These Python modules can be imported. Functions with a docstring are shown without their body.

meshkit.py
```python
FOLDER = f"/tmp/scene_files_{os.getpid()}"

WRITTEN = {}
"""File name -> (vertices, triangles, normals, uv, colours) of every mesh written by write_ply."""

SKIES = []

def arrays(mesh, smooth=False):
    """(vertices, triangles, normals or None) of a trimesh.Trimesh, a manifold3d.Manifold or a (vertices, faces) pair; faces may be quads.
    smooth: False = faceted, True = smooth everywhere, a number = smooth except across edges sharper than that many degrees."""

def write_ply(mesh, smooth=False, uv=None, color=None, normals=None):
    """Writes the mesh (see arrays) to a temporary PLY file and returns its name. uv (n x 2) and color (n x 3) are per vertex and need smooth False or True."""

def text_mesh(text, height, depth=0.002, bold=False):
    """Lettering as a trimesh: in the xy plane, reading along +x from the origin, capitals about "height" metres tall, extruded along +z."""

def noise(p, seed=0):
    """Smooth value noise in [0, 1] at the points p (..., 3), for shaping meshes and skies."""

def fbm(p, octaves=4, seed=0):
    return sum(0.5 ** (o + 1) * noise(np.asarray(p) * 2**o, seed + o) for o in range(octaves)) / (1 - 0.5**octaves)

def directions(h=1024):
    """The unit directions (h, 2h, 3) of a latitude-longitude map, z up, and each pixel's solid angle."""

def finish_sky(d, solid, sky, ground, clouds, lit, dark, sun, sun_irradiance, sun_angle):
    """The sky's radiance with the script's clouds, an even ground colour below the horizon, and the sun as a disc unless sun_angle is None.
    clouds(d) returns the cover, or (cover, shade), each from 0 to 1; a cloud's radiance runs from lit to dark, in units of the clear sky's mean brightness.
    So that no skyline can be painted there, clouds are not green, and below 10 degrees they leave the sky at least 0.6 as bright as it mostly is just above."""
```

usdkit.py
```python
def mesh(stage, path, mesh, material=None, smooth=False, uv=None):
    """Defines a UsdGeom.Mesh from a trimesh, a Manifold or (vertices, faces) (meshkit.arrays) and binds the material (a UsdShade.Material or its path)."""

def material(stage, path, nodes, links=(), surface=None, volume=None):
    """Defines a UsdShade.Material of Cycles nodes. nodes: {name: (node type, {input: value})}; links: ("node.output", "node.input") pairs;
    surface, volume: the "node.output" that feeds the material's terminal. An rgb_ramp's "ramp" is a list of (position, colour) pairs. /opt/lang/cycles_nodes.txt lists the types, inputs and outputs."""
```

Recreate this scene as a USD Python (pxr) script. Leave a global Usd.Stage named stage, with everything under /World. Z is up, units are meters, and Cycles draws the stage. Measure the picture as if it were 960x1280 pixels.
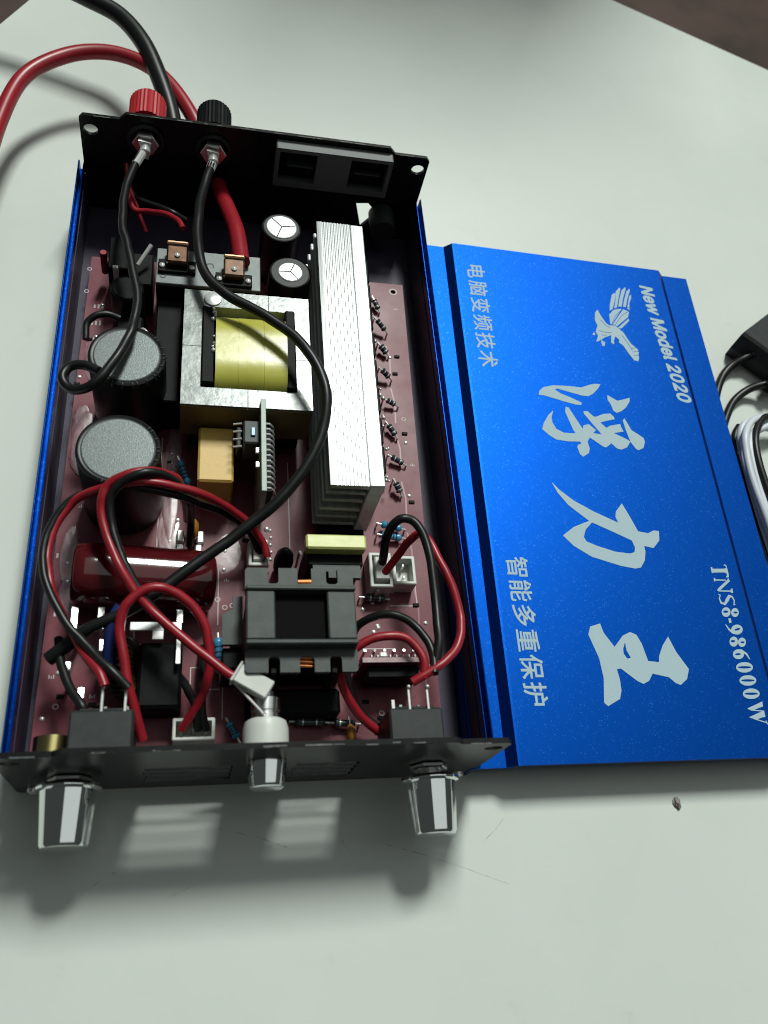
import math, json
import numpy as np
import trimesh, manifold3d as m3
from shapely.geometry import Polygon, Point, box as sbox
from shapely.ops import unary_union
from shapely import affinity
from pxr import Usd, UsdGeom, UsdLux, UsdShade, Gf, Sdf
import usdkit, meshkit

stage = Usd.Stage.CreateInMemory()
UsdGeom.SetStageUpAxis(stage, 'Z'); UsdGeom.SetStageMetersPerUnit(stage, 1.0)
world = UsdGeom.Xform.Define(stage, '/World'); stage.SetDefaultPrim(world.GetPrim())
UsdGeom.Scope.Define(stage, '/World/Looks')

# ------------------------------------------------------------------ camera, light, exposure
cam = UsdGeom.Camera.Define(stage, '/World/camera')
CX, CY, CZ = (0.975048, -0.075969, 0.208589), (-0.030826, 0.884184, 0.466121), (-0.219842, -0.460920, 0.859780)
cam.AddTransformOp().Set(Gf.Matrix4d(*CX, 0, *CY, 0, *CZ, 0, *(-0.018057, -0.042836, 0.229974), 1))
cam.CreateFocalLengthAttr(26.0)
cam.CreateHorizontalApertureAttr(26.0 * 960 / 1054.27); cam.CreateVerticalApertureAttr(26.0 * 1280 / 1054.27)
cam.CreateClippingRangeAttr(Gf.Vec2f(0.01, 50))
cam.CreateExposureAttr(0.0); cam.CreateFStopAttr(15.0); cam.CreateFocusDistanceAttr(0.26)

def lamp(name, pos, target, w, h, power, color):
    l = UsdLux.RectLight.Define(stage, '/World/' + name)
    z = np.array(pos, float) - np.array(target, float); z /= np.linalg.norm(z)
    x = np.cross([0, 1.0, 0], z) if abs(z[2]) > .9 else np.cross([0, 0, 1.0], z)
    x /= np.linalg.norm(x); y = np.cross(z, x)
    l.AddTransformOp().Set(Gf.Matrix4d(*x, 0, *y, 0, *z, 0, *pos, 1))
    l.CreateWidthAttr(w); l.CreateHeightAttr(h); l.CreateIntensityAttr(power); l.CreateColorAttr(Gf.Vec3f(*color))
    return l
lamp('lamp_main', (0.84, 2.95, 4.10), (0.03, 0.08, 0.02), 0.78, 1.14, 85.0, (0.95, 1.0, 0.94))
lamp('lamp_ceiling', (1.15, 0.55, 1.90), (1.15, 0.55, 0.0), 3.0, 1.7, 0.55, (0.93, 1.0, 0.96))
dome = UsdLux.DomeLight.Define(stage, '/World/sky')
dm = usdkit.material(stage, '/World/Looks/room_dark', {'b': ('background_shader', {'color': (0.80, 0.9, 0.85), 'strength': 0.055})}, surface='b.background')
UsdShade.MaterialBindingAPI.Apply(dome.GetPrim()).Bind(dm)
dome.GetPrim().SetCustomDataByKey('kind', 'structure')

# ------------------------------------------------------------------ data (millimetres)
WIRES = {"main_black":[[-15.5,193.7,31.0],[-16.5,188.2,32.0],[-18.3,178.6,33.0],[-19.5,164.8,36.0],[-19.5,151.0,38.0],[-17.1,137.5,39.0],[-10.8,128.8,40.0],[-0.6,121.5,41.0],[8.0,113.7,42.0],[14.0,103.9,42.5],[16.5,93.6,42.0],[15.5,84.3,40.0],[11.8,75.2,38.0],[4.4,65.0,35.0],[-3.8,58.3,32.0],[-12.2,51.9,30.0],[-20.0,45.7,29.0],[-27.6,39.7,28.0],[-34.9,35.2,27.0],[-42.7,31.8,25.0],[-51.0,26.1,21.0]],
 "left_black":[[-37.5,193.9,32.0],[-40.0,185.2,33.0],[-41.9,174.0,34.0],[-41.8,158.1,36.0],[-39.4,146.1,37.0],[-36.8,134.5,38.0],[-35.5,123.9,39.0],[-36.3,113.2,40.0],[-38.7,104.5,41.0],[-41.3,98.5,41.0],[-44.5,94.5,40.0],[-47.4,93.7,38.0],[-51.0,95.0,36.5],[-53.4,98.6,36.0],[-51.9,102.2,36.0],[-47.8,102.3,37.0],[-43.9,100.0,38.0]],
 "loop_black":[[-49.4,116.8,30.0],[-49.3,121.5,31.0],[-47.0,123.8,32.0],[-43.8,124.7,32.0],[-40.5,124.4,31.0]],
 "red_plug":[[-5.6,17.4,30.0],[-9.4,19.4,30.0],[-15.6,24.5,30.0],[-22.4,30.6,30.0],[-28.3,36.2,30.5],[-32.0,40.1,32.0],[-35.3,45.6,33.0],[-38.6,52.7,33.0],[-40.7,59.7,34.0],[-40.2,64.8,36.0],[-37.4,67.5,37.5],[-33.6,68.7,38.5],[-29.7,69.7,38.0],[-25.9,70.3,36.0],[-22.5,70.9,32.0],[-20.4,70.4,22.0],[-19.8,69.5,12.0]],
 "black_plug":[[-23.0,31.3,27.0],[-25.4,34.4,28.0],[-28.9,38.0,30.5],[-33.0,44.1,32.0],[-36.0,50.3,33.0],[-38.3,57.5,34.0],[-38.7,62.8,36.0],[-36.7,65.6,38.0],[-33.2,67.2,39.5],[-29.4,68.4,39.5],[-25.6,69.0,37.5],[-22.0,68.9,33.0],[-19.3,67.7,27.0],[-18.7,66.9,17.0],[-18.9,62.9,9.0]],
 "red_left":[[2.2,56.4,16.0],[0.7,60.0,18.0],[-3.1,63.4,22.0],[-8.7,65.7,27.0],[-16.0,66.3,33.0],[-22.7,66.7,36.0],[-29.6,66.9,37.5],[-35.4,66.5,37.0],[-41.4,66.3,34.0],[-47.5,65.0,30.0],[-51.5,60.2,28.0],[-52.9,53.9,27.0],[-52.9,48.4,27.0],[-51.5,42.0,27.0],[-49.0,36.1,26.0],[-46.2,31.2,25.5],[-42.5,25.6,27.0],[-38.9,20.5,29.0],[-36.9,16.5,29.5]],
 "black_left":[[0.4,58.5,14.0],[-3.3,63.4,19.0],[-10.1,65.5,24.0],[-16.5,65.6,29.0],[-22.3,65.8,33.0],[-27.7,66.1,35.0],[-33.6,66.5,35.5],[-39.5,66.4,34.0],[-46.6,66.5,30.0],[-51.4,62.2,29.0],[-53.8,55.2,28.0],[-53.8,47.9,28.0],[-51.8,40.9,28.0],[-48.3,34.5,28.0],[-44.5,29.3,28.0],[-40.5,25.1,28.5],[-35.6,20.1,30.0],[-31.6,16.0,29.5]],
 "black_switch":[[-49.6,31.5,20.0],[-48.2,25.1,22.0],[-45.6,18.6,24.0],[-42.1,13.0,26.0],[-41.4,11.8,25.0]],
 "red_switch":[[-28.3,6.1,20.0],[-30.4,12.8,24.0],[-33.0,23.3,28.0],[-34.5,30.8,29.5],[-33.4,35.7,31.5],[-29.7,39.3,32.5],[-25.6,40.2,32.5],[-20.8,39.0,31.0],[-16.2,35.1,29.0],[-13.7,29.6,27.0],[-13.1,22.4,24.0],[-15.5,14.9,20.0],[-19.2,9.5,15.0]],
 "blue_coil":[[-35.1,37.5,27.0],[-36.6,34.1,26.0],[-37.4,29.7,24.0],[-37.2,24.6,21.0],[-36.4,21.0,16.0]],
 "black_header":[[-15.3,9.4,15.0],[-15.8,12.5,18.0],[-16.3,14.8,19.0],[-18.7,20.2,16.0],[-20.9,25.2,10.0]],
 "black_header_two":[[-13.3,9.4,15.0],[-14.5,13.0,18.0],[-14.8,18.8,19.0],[-14.5,24.9,16.0],[-14.5,33.0,8.0]],
 "right_black":[[35.1,55.7,15.0],[34.8,58.5,22.0],[35.7,61.0,27.0],[38.1,62.5,30.0],[41.5,61.7,30.0],[43.7,56.8,30.0],[45.1,47.7,30.0],[45.3,37.3,30.0],[44.3,27.0,31.0],[42.5,18.6,29.5]],
 "right_red":[[35.6,52.7,15.0],[38.3,56.0,19.0],[41.1,58.6,23.0],[43.7,60.0,26.0],[45.5,57.6,28.0],[47.7,50.6,29.0],[50.7,41.7,29.0],[51.8,33.7,29.0],[49.9,26.7,30.0],[45.3,21.0,31.0],[40.3,18.3,30.5],[36.7,16.4,29.5]],
 "arc_black":[[23.4,30.5,18.0],[25.2,33.9,21.0],[28.2,35.5,24.0],[32.7,35.9,26.5],[37.6,33.6,28.0],[41.2,28.8,29.0],[42.7,23.5,30.0],[42.3,18.1,31.0]],
 "arc_red":[[30.4,7.4,16.0],[25.7,10.3,18.0],[21.4,15.3,22.0],[19.9,19.6,25.0],[21.2,23.9,28.0],[25.0,27.0,30.0],[30.1,28.3,31.0],[35.3,27.9,31.0],[38.4,25.3,31.0],[39.9,21.5,31.0],[39.7,17.2,30.0]],
 "low_black":[[22.5,22.8,18.0],[23.4,17.8,16.0],[26.4,12.6,14.0],[30.7,9.6,13.0]],
 "back_red":[[-43.4,192.2,22.0],[-42.2,183.7,22.0],[-40.0,177.8,22.0],[-35.7,176.7,23.0],[-30.4,173.2,26.0],[-26.0,168.5,28.0],[-24.1,164.3,29.0]],
 "back_red_two":[[-43.6,196.3,24.0],[-42.3,188.6,21.0],[-39.5,182.2,18.0],[-36.5,176.5,14.0]],
 "back_black":[[-41.7,187.9,20.0],[-38.7,184.6,20.0],[-33.4,180.7,22.0],[-28.3,176.4,24.0],[-23.7,175.6,22.0]],
 "inner_red_cable":[[-14.7,207.2,16.0],[-12.4,193.7,19.0],[-9.7,180.6,23.0],[-7.3,167.3,27.0],[-5.9,151.4,30.0]],
 "outer_red_cable":[[-14.7,207.2,16.0],[-18.2,216.1,18.0],[-23.1,229.6,20.0],[-32.1,245.0,21.0],[-42.6,254.5,21.0],[-55.4,257.1,21.0],[-68.8,251.6,21.0],[-80.7,237.3,21.0],[-85.6,213.8,21.0],[-86.7,188.6,21.0],[-85.1,161.1,19.0]],
 "outer_black_cable":[[-27.4,208.6,16.0],[-28.3,216.3,18.0],[-30.7,230.3,20.0],[-34.9,244.3,22.0],[-41.4,260.6,24.0],[-50.6,273.5,25.0],[-62.4,279.6,26.0],[-76.9,285.3,27.0],[-94.1,290.3,27.0],[-110.9,291.3,25.0]],
 "adapter_cord":[[191.1,151.1,7.0],[187.4,149.6,5.5],[183.6,147.8,3.5],[179.4,143.8,2.2],[175.0,136.8,2.0],[170.9,127.3,2.0],[167.5,115.4,2.0]],
 "plug_cord":[[194.4,137.3,7.0],[190.6,137.3,5.5],[185.8,135.8,3.5],[180.2,131.5,2.2],[175.1,124.4,2.0],[170.5,115.6,2.0],[166.4,105.0,2.0]],
 "coil_white_one":[[174.5,67.6,4.0],[173.5,80.9,5.0],[173.0,94.7,6.0],[172.9,105.7,7.0],[173.2,111.9,8.0],[176.8,117.3,8.5],[186.2,119.6,7.0],[196.3,115.2,5.0]],
 "coil_white_two":[[174.2,66.2,7.0],[171.3,79.7,10.0],[170.0,91.7,11.0],[170.5,102.1,11.5],[172.2,109.9,12.0],[178.9,117.5,10.0],[187.6,120.8,8.0],[199.0,120.0,6.0]],
 "coil_white_three":[[177.4,64.2,5.0],[174.3,76.3,8.0],[173.3,89.8,9.0],[173.5,101.5,10.0],[175.2,109.0,10.0],[182.0,115.8,8.0],[190.5,118.0,5.0]],
 "coil_black_one":[[184.7,67.3,5.0],[178.2,74.8,8.0],[175.6,86.1,10.0],[174.7,98.4,11.0],[176.3,108.4,11.0],[181.1,116.2,10.0],[186.8,120.4,9.0],[194.5,119.1,7.0],[201.5,110.2,5.0]],
 "coil_black_two":[[176.6,60.2,2.0],[175.2,73.1,2.0],[174.3,87.3,2.0],[174.5,101.4,2.0],[174.7,110.6,2.0],[176.5,116.6,2.0],[179.3,120.3,2.0]],
 "coil_white_tail":[[178.6,113.5,6.0],[182.5,115.2,8.0],[190.1,118.1,8.0],[201.8,120.2,7.0]]}
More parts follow.
